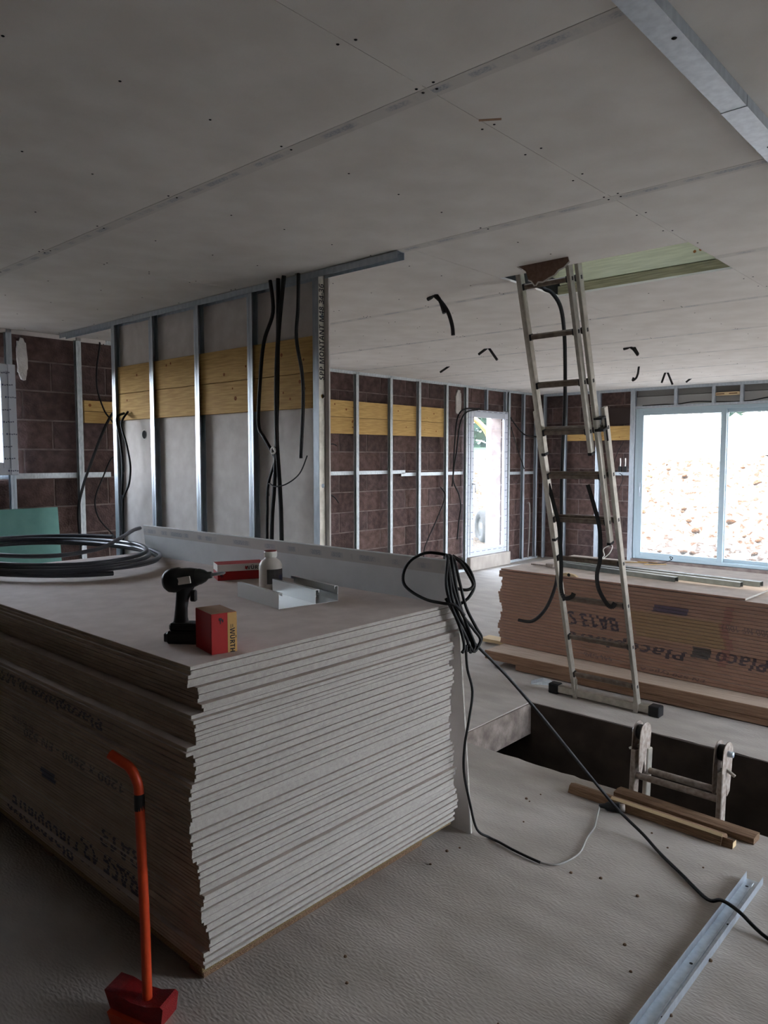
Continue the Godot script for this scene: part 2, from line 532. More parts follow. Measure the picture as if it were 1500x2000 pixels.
func build_shell():
	# floor slab with the stair pit cut out of it; the cut edge is a little chipped
	var g := G.new()
	g.t = Transform3D(Basis(Vector3(1, 0, 0), Vector3(0, 0, -1), Vector3(0, 1, 0)), Vector3.ZERO)
	var px0 := -2.61
	var px1 := 0.55
	var near := PackedVector2Array([Vector2(-6.72, -3.7), Vector2(2.82, -3.7), Vector2(2.82, 3.505)])
	var x := px1
	while x > px0 + 0.03:
		near.append(Vector2(x, 3.505 + rng.randf_range(-0.008, 0.005)))
		x -= rng.randf_range(0.03, 0.09)
	near.append(Vector2(px0, 3.505)); near.append(Vector2(-6.72, 3.505))
	g.prism(near, -0.22, 0.0)
	var far := PackedVector2Array([Vector2(-6.72, 4.402)])
	x = px0
	far.append(Vector2(px0, 4.402))
	while x < px1 - 0.03:
		x += rng.randf_range(0.03, 0.09)
		far.append(Vector2(x, 4.402 + rng.randf_range(-0.004, 0.009)))
	far.append_array([Vector2(2.82, 4.402), Vector2(2.82, 11.36), Vector2(-6.72, 11.36)])
	g.prism(far, -0.22, 0.0)
	g.prism(PackedVector2Array([Vector2(-6.72, 3.505), Vector2(px0, 3.505), Vector2(px0 + 0.004, 3.8), Vector2(px0 - 0.003, 4.1), Vector2(px0, 4.402), Vector2(-6.72, 4.402)]), -0.22, 0.0)
	g.prism(PackedVector2Array([Vector2(px1, 3.505), Vector2(2.82, 3.505), Vector2(2.82, 4.402), Vector2(px1, 4.402)]), -0.22, 0.0)
	var fl := obj("floor", g, M.concrete)
	struct(fl, "rough grey concrete floor slab with a rectangular stair opening", "floor")
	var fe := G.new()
	fe.box(Vector3(-2.606, -0.2195, -4.4005), Vector3(px1 - 0.004, -0.004, -4.390))  # thin plate over the far slab face, its shade put into the dark colour
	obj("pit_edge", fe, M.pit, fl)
	fe = G.new()
	fe.box(Vector3(-2.608, -0.2195, -4.389), Vector3(-2.598, -0.006, -3.52))
	obj("pit_edge", fe, M.pit_edge, fl)
	# the cellar under the opening, closed all round
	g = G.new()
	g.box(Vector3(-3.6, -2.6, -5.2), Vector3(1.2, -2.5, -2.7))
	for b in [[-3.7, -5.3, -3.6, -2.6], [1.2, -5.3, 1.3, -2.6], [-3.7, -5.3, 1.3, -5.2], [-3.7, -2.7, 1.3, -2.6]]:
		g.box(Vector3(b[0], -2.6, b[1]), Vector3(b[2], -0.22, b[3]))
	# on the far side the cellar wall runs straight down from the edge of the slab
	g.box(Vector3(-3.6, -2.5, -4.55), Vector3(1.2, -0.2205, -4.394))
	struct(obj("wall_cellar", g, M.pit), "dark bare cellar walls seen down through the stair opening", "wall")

	var hl := [[-2.52, -1.0, 1.555, 2.42], [-6.045, -4.925, 1.545, 2.345], [-9.99, -8.98, 0.22, 2.365]]
	g = G.new()
	wall_boxes(g, true, -6.72, -6.52, -11.35, 3.7, -0.2, CEIL + 0.2, hl)
	var wl: Node3D = struct(obj("wall_left", g, M.mortar), "long brown block wall on the left with the glazed door", "wall")
	blocks(wl, true, -6.52, 1.0, -11.15, -0.65, hl)
	for p in [[-2.655, 2.51, 0.04, 0.17], [-8.82, 2.48, 0.06, 0.17]]:
		var poly := PackedVector2Array()
		for k in 26:
			var a := TAU * k / 26
			var c := Vector2(cos(a), sin(a))
			poly.append(Vector2(signf(c.x) * pow(absf(c.x), 0.6) * p[2], signf(c.y) * pow(absf(c.y), 0.6) * p[3]) * rng.randf_range(0.88, 1.12))
		g = G.new()
		g.t = Transform3D(Basis(Vector3.UP, -PI / 2), Vector3(-6.515, p[1], p[0]))
		g.prism(poly, -0.022, 0.0)
		obj("plaster_patch", g, M.plaster, wl)
	var hb := [[-4.79, -2.26, 0.12, 2.43]]
	g = G.new()
	wall_boxes(g, false, -11.35, -11.15, -6.52, 2.8, -0.2, CEIL + 0.2, hb)
	var wb: Node3D = struct(obj("wall_back", g, M.mortar), "brown block wall around the big sliding window", "wall")
	blocks(wb, false, -11.15, 1.0, -6.52, -1.5, hb)
	g = G.new()
	wall_boxes(g, true, 2.6, 2.8, -11.15, 3.7, -0.2, CEIL + 0.2, [[-6.2, -4.0, 0.1, 2.4], [-10.6, -8.6, 0.1, 2.4]])
	struct(obj("wall_right", g, M.liner), "bare wall on the right with two glazed bays", "wall")
	g = G.new()
	g.box(Vector3(-6.52, -0.2, 3.5), Vector3(2.6, CEIL + 0.2, 3.7))
	struct(obj("wall_front", g, M.mortar), "bare block wall behind the camera", "wall")

const HX0 := -2.47
const HX1 := -1.375
const HZ0 := -4.437
const HZ1 := -3.755
func ceil_panel(root: Node3D, x0: float, x1: float, z0: float, z1: float, t0: bool, t1: bool):
	# bottom face with tapered long edges; the far-side taper of each joint carries the printing
	var e := 0.055
	var up := CEIL + 0.0125
	x0 += 0.001; x1 -= 0.001; z0 += 0.0015; z1 -= 0.0015
	var a := z0 + (e if t0 else 0.0)
	var b := z1 - (e if t1 else 0.0)
	var g := G.new()
	var r := 0.0022
	g.face([Vector3(x0, CEIL, a), Vector3(x1, CEIL, a), Vector3(x1, CEIL, b), Vector3(x0, CEIL, b)], Vector3.DOWN)
	if t0: g.face([Vector3(x0, CEIL + r, z0), Vector3(x1, CEIL + r, z0), Vector3(x1, CEIL, a), Vector3(x0, CEIL, a)], Vector3.DOWN)
	g.face([Vector3(x0, up, z0), Vector3(x1, up, z0), Vector3(x1, up, z1), Vector3(x0, up, z1)], Vector3.UP)
	for sx in [x0, x1]:
		g.face([Vector3(sx, up, z0), Vector3(sx, up, z1), Vector3(sx, CEIL, b), Vector3(sx, CEIL, a)], Vector3(sx - (x0 + x1) * 0.5, 0, 0))
	g.face([Vector3(x0, CEIL + (r if t0 else 0.0), z0), Vector3(x1, CEIL + (r if t0 else 0.0), z0), Vector3(x1, up, z0), Vector3(x0, up, z0)], Vector3(0, 0, -1))
	g.face([Vector3(x0, CEIL + (r if t1 else 0.0), z1), Vector3(x1, CEIL + (r if t1 else 0.0), z1), Vector3(x1, up, z1), Vector3(x0, up, z1)], Vector3(0, 0, 1))
	var m: ArrayMesh = g.done()
	var ms: Array = [M.ceiling]
	if t1:
		var h := G.new()
		var off := rng.randf()
		h.face([Vector3(x0, CEIL, b), Vector3(x1, CEIL, b), Vector3(x1, CEIL + r, z1), Vector3(x0, CEIL + r, z1)], Vector3.DOWN, [Vector2(off + x0 / 3.2, 0), Vector2(off + x1 / 3.2, 0), Vector2(off + x1 / 3.2, 1), Vector2(off + x0 / 3.2, 1)])
		h.done(m)
		ms.append(M.joint)
	obj("ceiling_panel", m, ms, root)

func build_ceiling():
	var g := G.new()
	var y0 := CEIL + 0.02
	var y1 := CEIL + 0.12
	g.box(Vector3(-6.72, y0, -11.35), Vector3(HX0 - 0.02, y1, 3.7))
	g.box(Vector3(HX1 + 0.02, y0, -11.35), Vector3(2.82, y1, 3.7))
	g.box(Vector3(HX0 - 0.02, y0, -11.35), Vector3(HX1 + 0.02, y1, HZ0 - 0.08))
	g.box(Vector3(HX0 - 0.02, y0, HZ1 + 0.02), Vector3(HX1 + 0.02, y1, 3.7))
	var c: Node3D = struct(obj("ceiling", g, M.dark), "white plasterboard ceiling with open joints and a square attic hatch", "ceiling")
	var zs := [3.5, 3.09, 1.89, 0.69, -0.51, -1.716, -2.907, -4.11, -5.31, -6.51, -7.71, -8.91, -10.11, -11.15]
	var xs := [-6.52, -3.886, -1.386, 1.114, 2.6]
	for i in zs.size() - 1:
		for j in xs.size() - 1:
			var a: float = zs[i + 1]
			var b: float = zs[i]
			if j == 1 and b > HZ1 and a < HZ1 and a > HZ0:       # the sheet in front of the hatch, notched
				ceil_panel(c, xs[j], HX0, a, b, true, true)
				ceil_panel(c, HX0, xs[j + 1], HZ1, b, false, true)
			elif j == 1 and b > HZ0 and a < HZ0:
				ceil_panel(c, xs[j], HX0, a, b, true, true)
				ceil_panel(c, HX0, xs[j + 1], a, HZ0, true, false)
			else:
				ceil_panel(c, xs[j], xs[j + 1], a, b, true, true)
	# black screws: along the edges of every sheet and across it, under each joist
	var spots := []
	for x in [-6.3, -5.7, -5.1, -4.5, -3.91, -3.86, -3.3, -2.7, -2.0, -1.41, -1.36, -0.75, -0.15, 0.45, 1.09, 1.14, 1.8, 2.4]:
		for i in zs.size() - 1:
			for q in [0.018, 0.3, 0.6, 0.9, -0.018]:
				var z: float = zs[i] - (q if q > 0 else (zs[i] - zs[i + 1]) + q)
				if z < zs[i + 1]: continue
				var p := Vector3(x + rng.randf_range(-0.012, 0.012), CEIL + (0.0012 if absf(q) < 0.1 else 0.0), z + rng.randf_range(-0.03, 0.03) * (1.0 if absf(q) > 0.1 else 0.15))
				if p.x > HX0 - 0.05 and p.x < HX1 + 0.02 and p.z < HZ1 + 0.05 and p.z > HZ0 - 0.05: continue
				spots.append(p)
	var sc := G.new()
	sc.lathe([Vector2(0.0, -0.0016), Vector2(0.003, -0.0016), Vector2(0.0046, -0.0004), Vector2(0.0046, 0.003), Vector2(0, 0.003)], 8)
	var mm := MultiMesh.new()
	mm.transform_format = MultiMesh.TRANSFORM_3D
	mm.mesh = sc.done()
	mm.mesh.surface_set_material(0, M.dark)
	mm.instance_count = spots.size()
	for i in spots.size(): mm.set_instance_transform(i, Transform3D(Basis(), spots[i]))
	var mi := MultiMeshInstance3D.new()
	mi.multimesh = mm
	add(mi, "screws", c)
	mi.set_meta("kind", "stuff")
	# a short pale scuff where a sheet was torn, near the row of paired screws
	g = G.new()
	g.t = Transform3D(Basis(Vector3.UP, 0.6), Vector3(-1.36, CEIL, -2.0))
	g.box(Vector3(-0.035, -0.001, -0.006), Vector3(0.035, 0.0005, 0.007))
	obj("paper_scuff", g, M.brown_card, c)
	# hatch shaft: pale planks on the far side above a grey joist, planks on the other sides, boarded over but for an added, unseen slot that lets sky light onto the planks
	var hz := HZ0 - 0.03
	for k in 3:
		g = G.new()
		g.cbox(Vector3(HX0 - 0.1, CEIL + 0.085 + k * 0.15, hz - 0.05), Vector3(HX1 + 0.1, CEIL + 0.232 + k * 0.15, hz - 0.025), 0.002)
		var pl := obj("hatch_plank", g, M.pale_wood, c)
		for q in 2:
			var kg := G.new()
			kg.t = Transform3D(Basis(Vector3.RIGHT, PI / 2), Vector3(rng.randf_range(HX0 + 0.4, HX1 - 0.1), CEIL + 0.12 + k * 0.15 + rng.randf() * 0.06, hz - 0.0255))
			kg.lathe([Vector2(0, 0.001), Vector2(0.007, 0.001), Vector2(0.011, 0.0)], 9)
			obj("knot", kg, M.knot, pl)
	g = G.new()
	g.cbox(Vector3(HX0 - 0.1, CEIL + 0.014, hz - 0.06), Vector3(HX1 + 0.1, CEIL + 0.075, hz), 0.003)
	obj("hatch_joist", g, M.grey_wood, c)
	g = G.new()
	g.box(Vector3(HX0 - 0.06, CEIL + 0.014, hz - 0.05), Vector3(HX0 - 0.03, CEIL + 0.55, HZ1 + 0.02))
	g.box(Vector3(HX1 + 0.03, CEIL + 0.014, hz - 0.05), Vector3(HX1 + 0.06, CEIL + 0.55, HZ1 + 0.02))
	g.box(Vector3(HX0 - 0.06, CEIL + 0.014, HZ1 + 0.02), Vector3(HX1 + 0.06, CEIL + 0.55, HZ1 + 0.05))
	g.box(Vector3(HX0 - 0.06, CEIL + 0.54, hz - 0.06), Vector3(HX1 + 0.06, CEIL + 0.57, HZ1 - 0.035))
	obj("hatch_lining", g, M.pale_wood, c)
	# a torn tongue of ceiling sheet hangs at the near edge of the hatch: brown paper, ragged white core
	var rag := PackedVector2Array([Vector2(-0.16, 0.01), Vector2(0.15, 0.01), Vector2(0.155, -0.02), Vector2(0.12, -0.045), Vector2(0.09, -0.052), Vector2(0.06, -0.075), Vector2(0.03, -0.082), Vector2(-0.01, -0.098), Vector2(-0.04, -0.094), Vector2(-0.06, -0.112), Vector2(-0.078, -0.085), Vector2(-0.098, -0.075), Vector2(-0.108, -0.03), Vector2(-0.13, -0.012)])
	g = G.new()
	g.t = Transform3D(Basis(Vector3.RIGHT, 0.25), Vector3(-2.10, CEIL - 0.002, -3.60))
	g.prism(rag, 0.0, 0.002)
	var fp := obj("torn_flap", g, M.torn, c)
	g = G.new()
	g.t = Transform3D(Basis(Vector3.RIGHT, 0.25), Vector3(-2.10, CEIL - 0.002, -3.60))
	for i in range(2, rag.size()):
		var p := rag[i]
		var q := rag[(i + 1) % rag.size()]
		var n := Vector2(q.y - p.y, p.x - q.x).normalized() * 0.008
		if n.y > 0: n = -n
		g.face([Vector3(p.x, p.y, 0.0022), Vector3(q.x, q.y, 0.0022), Vector3(q.x + n.x, q.y + n.y, 0.001), Vector3(p.x + n.x, p.y + n.y, 0.001)], Vector3(0, 0, 1))
		g.face([Vector3(p.x, p.y, -0.004), Vector3(q.x, q.y, -0.004), Vector3(q.x + n.x, q.y + n.y, 0.001), Vector3(p.x + n.x, p.y + n.y, 0.001)], Vector3(0, 0, -1))
	obj("torn_edge", g, M.ceil_core, fp)

# a glazed unit: outer frame, one or more sashes each with its pane. Lies in the plane x = p or z = p.
func glazed(called: String, label: String, category: String, along_z: bool, p: float, u0: float, u1: float, y0: float, y1: float, bar: float, sashes: Array, m_frame: Material, m_sash: Material) -> Node3D:
	var root := Node3D.new()
	add(root, called)
	struct(root, label, category)
	var put_box := func(g: G, a0: float, a1: float, b0: float, b1: float, d0: float, d1: float):
		if along_z: g.cbox(Vector3(p + d0, b0, a0), Vector3(p + d1, b1, a1), 0.004)
		else: g.cbox(Vector3(a0, b0, p + d0), Vector3(a1, b1, p + d1), 0.004)
	var g := G.new()
	put_box.call(g, u0, u0 + bar, y0, y1, -0.07, 0.0)
	put_box.call(g, u1 - bar, u1, y0, y1, -0.07, 0.0)
	put_box.call(g, u0 + bar, u1 - bar, y1 - bar, y1, -0.07, 0.0)
	put_box.call(g, u0 + bar, u1 - bar, y0, y0 + bar, -0.07, 0.0)
	obj("frame", g, m_frame, root)
	for sash in sashes:     # [u0, u1, depth, stile width]
		g = G.new()
		var w: float = sash[3]
		var d: float = sash[2]
		var b0 := y0 + bar * 0.6
		var b1 := y1 - bar * 0.6
		put_box.call(g, sash[0], sash[0] + w, b0, b1, d - 0.035, d)
		put_box.call(g, sash[1] - w, sash[1], b0, b1, d - 0.035, d)
		put_box.call(g, sash[0] + w, sash[1] - w, b1 - w, b1, d - 0.035, d)
		put_box.call(g, sash[0] + w, sash[1] - w, b0, b0 + w, d - 0.035, d)
		var so := obj("sash", g, m_sash, root)
		g = G.new()
		if along_z: g.box(Vector3(p + d - 0.022, b0 + w - 0.008, sash[0] + w - 0.008), Vector3(p + d - 0.012, b1 - w + 0.008, sash[1] - w + 0.008))
		else: g.box(Vector3(sash[0] + w - 0.008, b0 + w - 0.008, p + d - 0.022), Vector3(sash[1] - w + 0.008, b1 - w + 0.008, p + d - 0.012))
		obj("pane", g, M.glass, so)
	return root

func build_windows():
	glazed("window_1", "small window at the far left whose frame wears printed film", "window", true, -6.37, -2.545, -0.97, 1.535, 2.44, 0.06, [[-2.50, -1.02, -0.012, 0.07]], M.film, M.film)
	glazed("window_2", "small window behind the stud partition with film on its frame", "window", true, -6.36, -6.075, -4.9, 1.525, 2.37, 0.05, [[-6.035, -4.95, -0.012, 0.05]], M.film, M.film)
	var d := glazed("door_1", "narrow glazed door with printed film still on its frame", "door", true, -6.41, -10.01, -8.96, 0.2, 2.385, 0.055, [[-9.97, -9.0, 0.012, 0.075]], M.film, M.film)
	var g := G.new()
	g.tube(spline([Vector3(-6.398, 1.29, -9.035), Vector3(-6.36, 1.29, -9.035), Vector3(-6.352, 1.27, -9.05), Vector3(-6.352, 1.16, -9.06)], 4), 0.009, 8)
	g.cbox(Vector3(-6.40, 1.22, -9.05), Vector3(-6.392, 1.36, -9.02), 0.003)
	obj("handle", g, M.steel, d)
	g = G.new()
	g.cbox(Vector3(-6.6, 0.0, -10.02), Vector3(-6.34, 0.2, -8.93), 0.006)
	obj("threshold", g, M.concrete, d)
	var w := glazed("window_3", "big pale grey sliding window with two tall panes over the far stack", "window", false, -11.0, -4.77, -2.28, 0.14, 2.42, 0.05, [[-4.725, -3.455, -0.002, 0.075], [-3.52, -2.33, -0.04, 0.075]], M.alu_profile, M.alu_profile)
	g = G.new()
	g.cbox(Vector3(-4.695, 1.09, -11.003), Vector3(-4.668, 1.30, -10.992), 0.003)
	g.cbox(Vector3(-4.688, 1.15, -10.993), Vector3(-4.675, 1.24, -10.975), 0.004)
	obj("handle", g, M.steel, w)
	g = G.new()
	g.box(Vector3(-4.79, 0.0, -11.2), Vector3(-2.26, 0.135, -10.97))
	obj("sill", g, M.mortar, w)
	glazed("window_4", "glazed bay in the right wall beside the far stack", "window", true, 2.62, -6.2, -4.0, 0.1, 2.4, 0.06, [[-6.14, -5.08, -0.01, 0.07], [-5.12, -4.06, -0.045, 0.07]], M.alu_profile, M.alu_profile)
	glazed("window_5", "glazed bay at the far end of the right wall", "window", true, 2.62, -10.6, -8.6, 0.1, 2.4, 0.06, [[-10.54, -9.58, -0.01, 0.07], [-9.62, -8.66, -0.045, 0.07]], M.alu_profile, M.alu_profile)

func heightfield(x0: float, x1: float, z0: float, z1: float, nx: int, nz: int, h: Callable) -> ArrayMesh:
	var g := G.new()
	g.sm = 1
	var p := []
	for j in nz + 1:
		for i in nx + 1:
			var x := lerpf(x0, x1, float(i) / nx)
			var z := lerpf(z0, z1, float(j) / nz)
			p.append(Vector3(x, h.call(x, z), z))
	for j in nz:
		for i in nx:
			var a: int = j * (nx + 1) + i
			g.face([p[a], p[a + 1], p[a + nx + 2]], Vector3.UP)
			g.face([p[a], p[a + nx + 2], p[a + nx + 1]], Vector3.UP)
	return g.done()

func build_outside():
	var n := FastNoiseLite.new()
	n.frequency = 0.9
	n.fractal_octaves = 5
	n.seed = 12
	# the dug bank behind the sliding window rises past eye level
	var bank := func(x: float, z: float) -> float:
		var d: float = -z - 11.6
		var k := clampf(d / 12.0, 0, 1)
		return -0.12 + 3.12 * pow(k, 1.25) + n.get_noise_2d(x * 1.4, z * 1.4) * 0.32 * clampf(d * 0.6, 0, 1)
	struct(obj("ground_bank", heightfield(-12.5, 6, -19.0, -11.36, 120, 90, bank), M.bank), "brown and pale dug earth at the foot of the bank outside the sliding window", "ground")
	struct(obj("ground_slope", heightfield(-12.5, 6, -26, -19.0, 90, 50, bank), M.dirt), "blown-out pale upper slope of the bank outside the sliding window", "ground")
	var side := func(x: float, z: float) -> float:
		var d: float = -x - 7.0
		return -0.14 + 1.75 * pow(clampf(d / 12.0, 0, 1), 1.2) + n.get_noise_2d(x * 1.5, z * 1.5) * 0.12 * clampf(d * 0.5, 0, 1)
	struct(obj("ground_side", heightfield(-19.2, -6.72, -32, -6.5, 70, 120, side), M.side_dirt), "pale dug earth outside the narrow glazed door", "ground")
	struct(obj("ground_lawn", heightfield(-19.2, -6.72, -6.5, 4, 40, 40, side), M.soil), "dark soil outside the small windows of the left wall", "ground")
	struct(obj("ground_yard", heightfield(2.81, 30, -40, 20, 20, 30, func(x: float, z: float) -> float: return -0.15 + n.get_noise_2d(x, z) * 0.05), M.dirt), "pale earth yard outside the right wall", "ground")
	var field := func(x: float, z: float) -> float:
		return 1.6 + (-x - 19.0) * 0.06 + n.get_noise_2d(x, z) * 0.06
	struct(obj("ground_field", heightfield(-35, -19, -62, -10, 24, 60, field), M.grass), "green meadow strip beyond the earth, seen through the glazed door", "ground")
	# hedge at the far edge of the meadow
	var g := G.new()
	for i in 900:
		var c := Vector3(rng.randf_range(-35.5, -33), rng.randf_range(2.5, 5.2), rng.randf_range(-60, -34))
		var a := rng.randf() * TAU
		var r := rng.randf_range(0.25, 0.5)
		var u := Vector3(cos(a), rng.randf_range(-0.6, 0.6), sin(a)) * r
		var w := u.cross(Vector3(rng.randf(), rng.randf(), rng.randf())).normalized() * r * 0.8
		g.face([c - u, c + w, c + u, c - w], Vector3(1, 0.3, 0.2))
	var hd := obj("hedge", g, M.leaf)
	tag(hd, "dark green hedge beyond the meadow, seen through the glazed door", "hedge")
	hd.set_meta("kind", "stuff")
	# green scrub on top of the bank
	g = G.new()
	for i in 420:
		var sx := rng.randf_range(-9.0, -4.8)
		var c2 := Vector3(sx, rng.randf_range(2.85, 3.2), rng.randf_range(-25.5, -23.5))
		var u2 := Vector3(rng.randf_range(-1, 1), rng.randf_range(-0.4, 0.8), rng.randf_range(-1, 1)).normalized() * 0.16
		var w2 := u2.cross(Vector3(rng.randf(), 0.3, rng.randf())).normalized() * 0.1
		g.face([c2 - u2, c2 + w2, c2 + u2, c2 - w2], Vector3(0, 0.5, 1))
	var sb := obj("scrub", g, M.leaf)
	tag(sb, "green scrub along the top of the earth bank", "shrubs")
	sb.set_meta("kind", "stuff")
	# clods lying on the bank
	var taken := []
	for i in 120:
		var cx := rng.randf_range(-8.5, -2.2)
		var cz := rng.randf_range(-18.5, -12.6)
		var rr := rng.randf_range(0.03, 0.09)
		var free := true
		for q in taken:
			if Vector2(cx, cz).distance_to(Vector2(q.x, q.y)) < (rr + q.z) * 1.35: free = false
		if not free: continue
		taken.append(Vector3(cx, cz, rr))
		g = G.new()
		var prof := []
		for k in 6: prof.append(Vector2(sin(PI * k / 5.0) * rr * rng.randf_range(0.75, 1.2), -cos(PI * k / 5.0) * rr * 0.6))
		prof[0].x = 0.0; prof[5].x = 0.0
		g.lathe(prof, 7, false)
		var cl := obj("clod", g, M.clod)
		cl.position = Vector3(cx, bank.call(cx, cz) + rr * 0.1, cz)
		cl.rotation = Vector3(rng.randf_range(-0.4, 0.4), rng.randf() * TAU, rng.randf_range(-0.4, 0.4))
		tag(cl, "brown clod of earth lying on the bank outside the sliding window", "clod", "earth clods on the bank")
	# white rendered pier and porch arch just outside the glazed door
	g = G.new()
	g.cbox(Vector3(-6.82, -0.2, -10.5), Vector3(-6.725, 3.0, -10.02), 0.006)
	g.cbox(Vector3(-6.82, 0.2, -10.045), Vector3(-6.48, 2.42, -10.015), 0.003)
	var pier := obj("wall_porch", g, M.white_wall)
	struct(pier, "white rendered pier beside the glazed door", "wall")
	g = G.new()
	g.tube(spline([Vector3(-8.0, 2.5, -10.7), Vector3(-8.0, 2.442, -11.165), Vector3(-8, 2.394, -11.343), Vector3(-8, 2.306, -11.542), Vector3(-8, 2.197, -11.712), Vector3(-8, 2.055, -11.834), Vector3(-8, 1.862, -11.86), Vector3(-8, -0.1, -11.86)], 5), 0.05, 8)
	tag(obj("porch_beam", g, M.ply), "curved tan beam outside, at the top of the glazed door", "beam")
	# wheel of a machine parked outside
	var wh := thing("machine_wheel", "dark rubber wheel with pale hub outside the glazed door", "wheel", Vector3(-8.55, 0.28, -12.5))
	wh.rotation = Vector3(0, 0.9, PI / 2)
	g = G.new()
	g.lathe([Vector2(0.2, -0.1), Vector2(0.31, -0.11), Vector2(0.36, -0.07), Vector2(0.36, 0.07), Vector2(0.31, 0.11), Vector2(0.2, 0.1), Vector2(0.2, -0.1)], 28)
	obj("tyre", g, M.tyre, wh)
	g = G.new()
	g.lathe([Vector2(0.0, 0.05), Vector2(0.07, 0.06), Vector2(0.09, 0.02), Vector2(0.2, 0.06), Vector2(0.2, -0.06), Vector2(0.0, -0.05)], 24)
	obj("hub", g, M.rim, wh)

# ------------------------------------------------------------------ metal framing
# C-shaped stud, outline in (along the wall, into the wall): a folded sheet, the flange that shows carries two fine grooves
func stud_outline(w := 0.036, d := 0.048) -> PackedVector2Array:
	var k := 0.0012
	return PackedVector2Array([Vector2(w, 0.007), Vector2(w, 0), Vector2(w * 0.66, 0), Vector2(w * 0.62, 0.0016), Vector2(w * 0.58, 0), Vector2(w * 0.42, 0), Vector2(w * 0.38, 0.0016), Vector2(w * 0.34, 0), Vector2(0, 0), Vector2(0, d), Vector2(w, d), Vector2(w, d - 0.007), Vector2(w - k, d - 0.007), Vector2(w - k, d - k), Vector2(k, d - k), Vector2(k, k), Vector2(w * 0.34, k), Vector2(w * 0.38, k + 0.0016), Vector2(w * 0.42, k), Vector2(w * 0.58, k), Vector2(w * 0.62, k + 0.0016), Vector2(w * 0.66, k), Vector2(w - k, k), Vector2(w - k, 0.007)])

func channel_outline(w: float, h: float, k := 0.0014) -> PackedVector2Array:
	return PackedVector2Array([Vector2(-w / 2, h), Vector2(-w / 2, 0), Vector2(w / 2, 0), Vector2(w / 2, h), Vector2(w / 2 - k, h), Vector2(w / 2 - k, k), Vector2(-w / 2 + k, k), Vector2(-w / 2 + k, h)])

# basis whose local z runs along "axis" and local y along "up"
func along(axis: Vector3, up: Vector3, at: Vector3) -> Transform3D:
	return Transform3D(Basis(up.cross(axis), up, axis), at)

func stud(at: Vector3, y0: float, y1: float, side: Vector3, into: Vector3, m: Material, label: String, group: String, w := 0.036) -> Node3D:
	var g := G.new()
	# local x = side, local y = into, local z = up or down so that the frame stays right-handed
	var z := side.cross(into)
	g.t = Transform3D(Basis(side, into, z), Vector3.ZERO)
	g.prism(stud_outline(w), y0 * z.y, y1 * z.y)
	var o := obj("metal_stud", g, m)
	o.position = at
	return tag(o, label, "metal stud", group)

func rail(a: Vector3, b: Vector3, up: Vector3, w: float, h: float, m: Material, label: String, group := "", called := "metal_rail") -> Node3D:
	var g := G.new()
	g.t = along((b - a).normalized(), up, Vector3.ZERO)
	g.prism(channel_outline(w, h), 0, (b - a).length())
	var o := obj(called, g, m)
	o.position = a
	return tag(o, label, "metal rail", group)

# one board: bevelled plank with knots, grain along x (turned by "along_z")
func plank(parent: Node, called: String, along_z: bool, face: float, dir: float, u0: float, u1: float, y0: float, y1: float, m: Material, knots := 5) -> Node3D:
	var g := G.new()
	var th := 0.027
	if along_z: g.cbox(Vector3(face, y0, u0), Vector3(face - dir * th, y1, u1), 0.002)
	else: g.cbox(Vector3(u0, y0, face), Vector3(u1, y1, face - dir * th), 0.002)
	var o := obj(called, g, m, parent)
	var k := G.new()
	for i in knots:
		var u := rng.randf_range(u0 + 0.05, u1 - 0.05)
		var y := rng.randf_range(y0 + 0.03, y1 - 0.03)
		var r := rng.randf_range(0.005, 0.011)
		var b := Basis(Vector3(0, 0, 1), -dir * PI / 2) if along_z else Basis(Vector3(1, 0, 0), dir * PI / 2)
		k.t = Transform3D(b, Vector3(face, y, u) if along_z else Vector3(u, y, face))
		k.lathe([Vector2(0, 0.0008), Vector2(r, 0.0007), Vector2(r * 1.3, 0)], 9)
	if knots > 0: obj("knots", k, M.knot, o).set_meta("kind", "stuff")
	return o

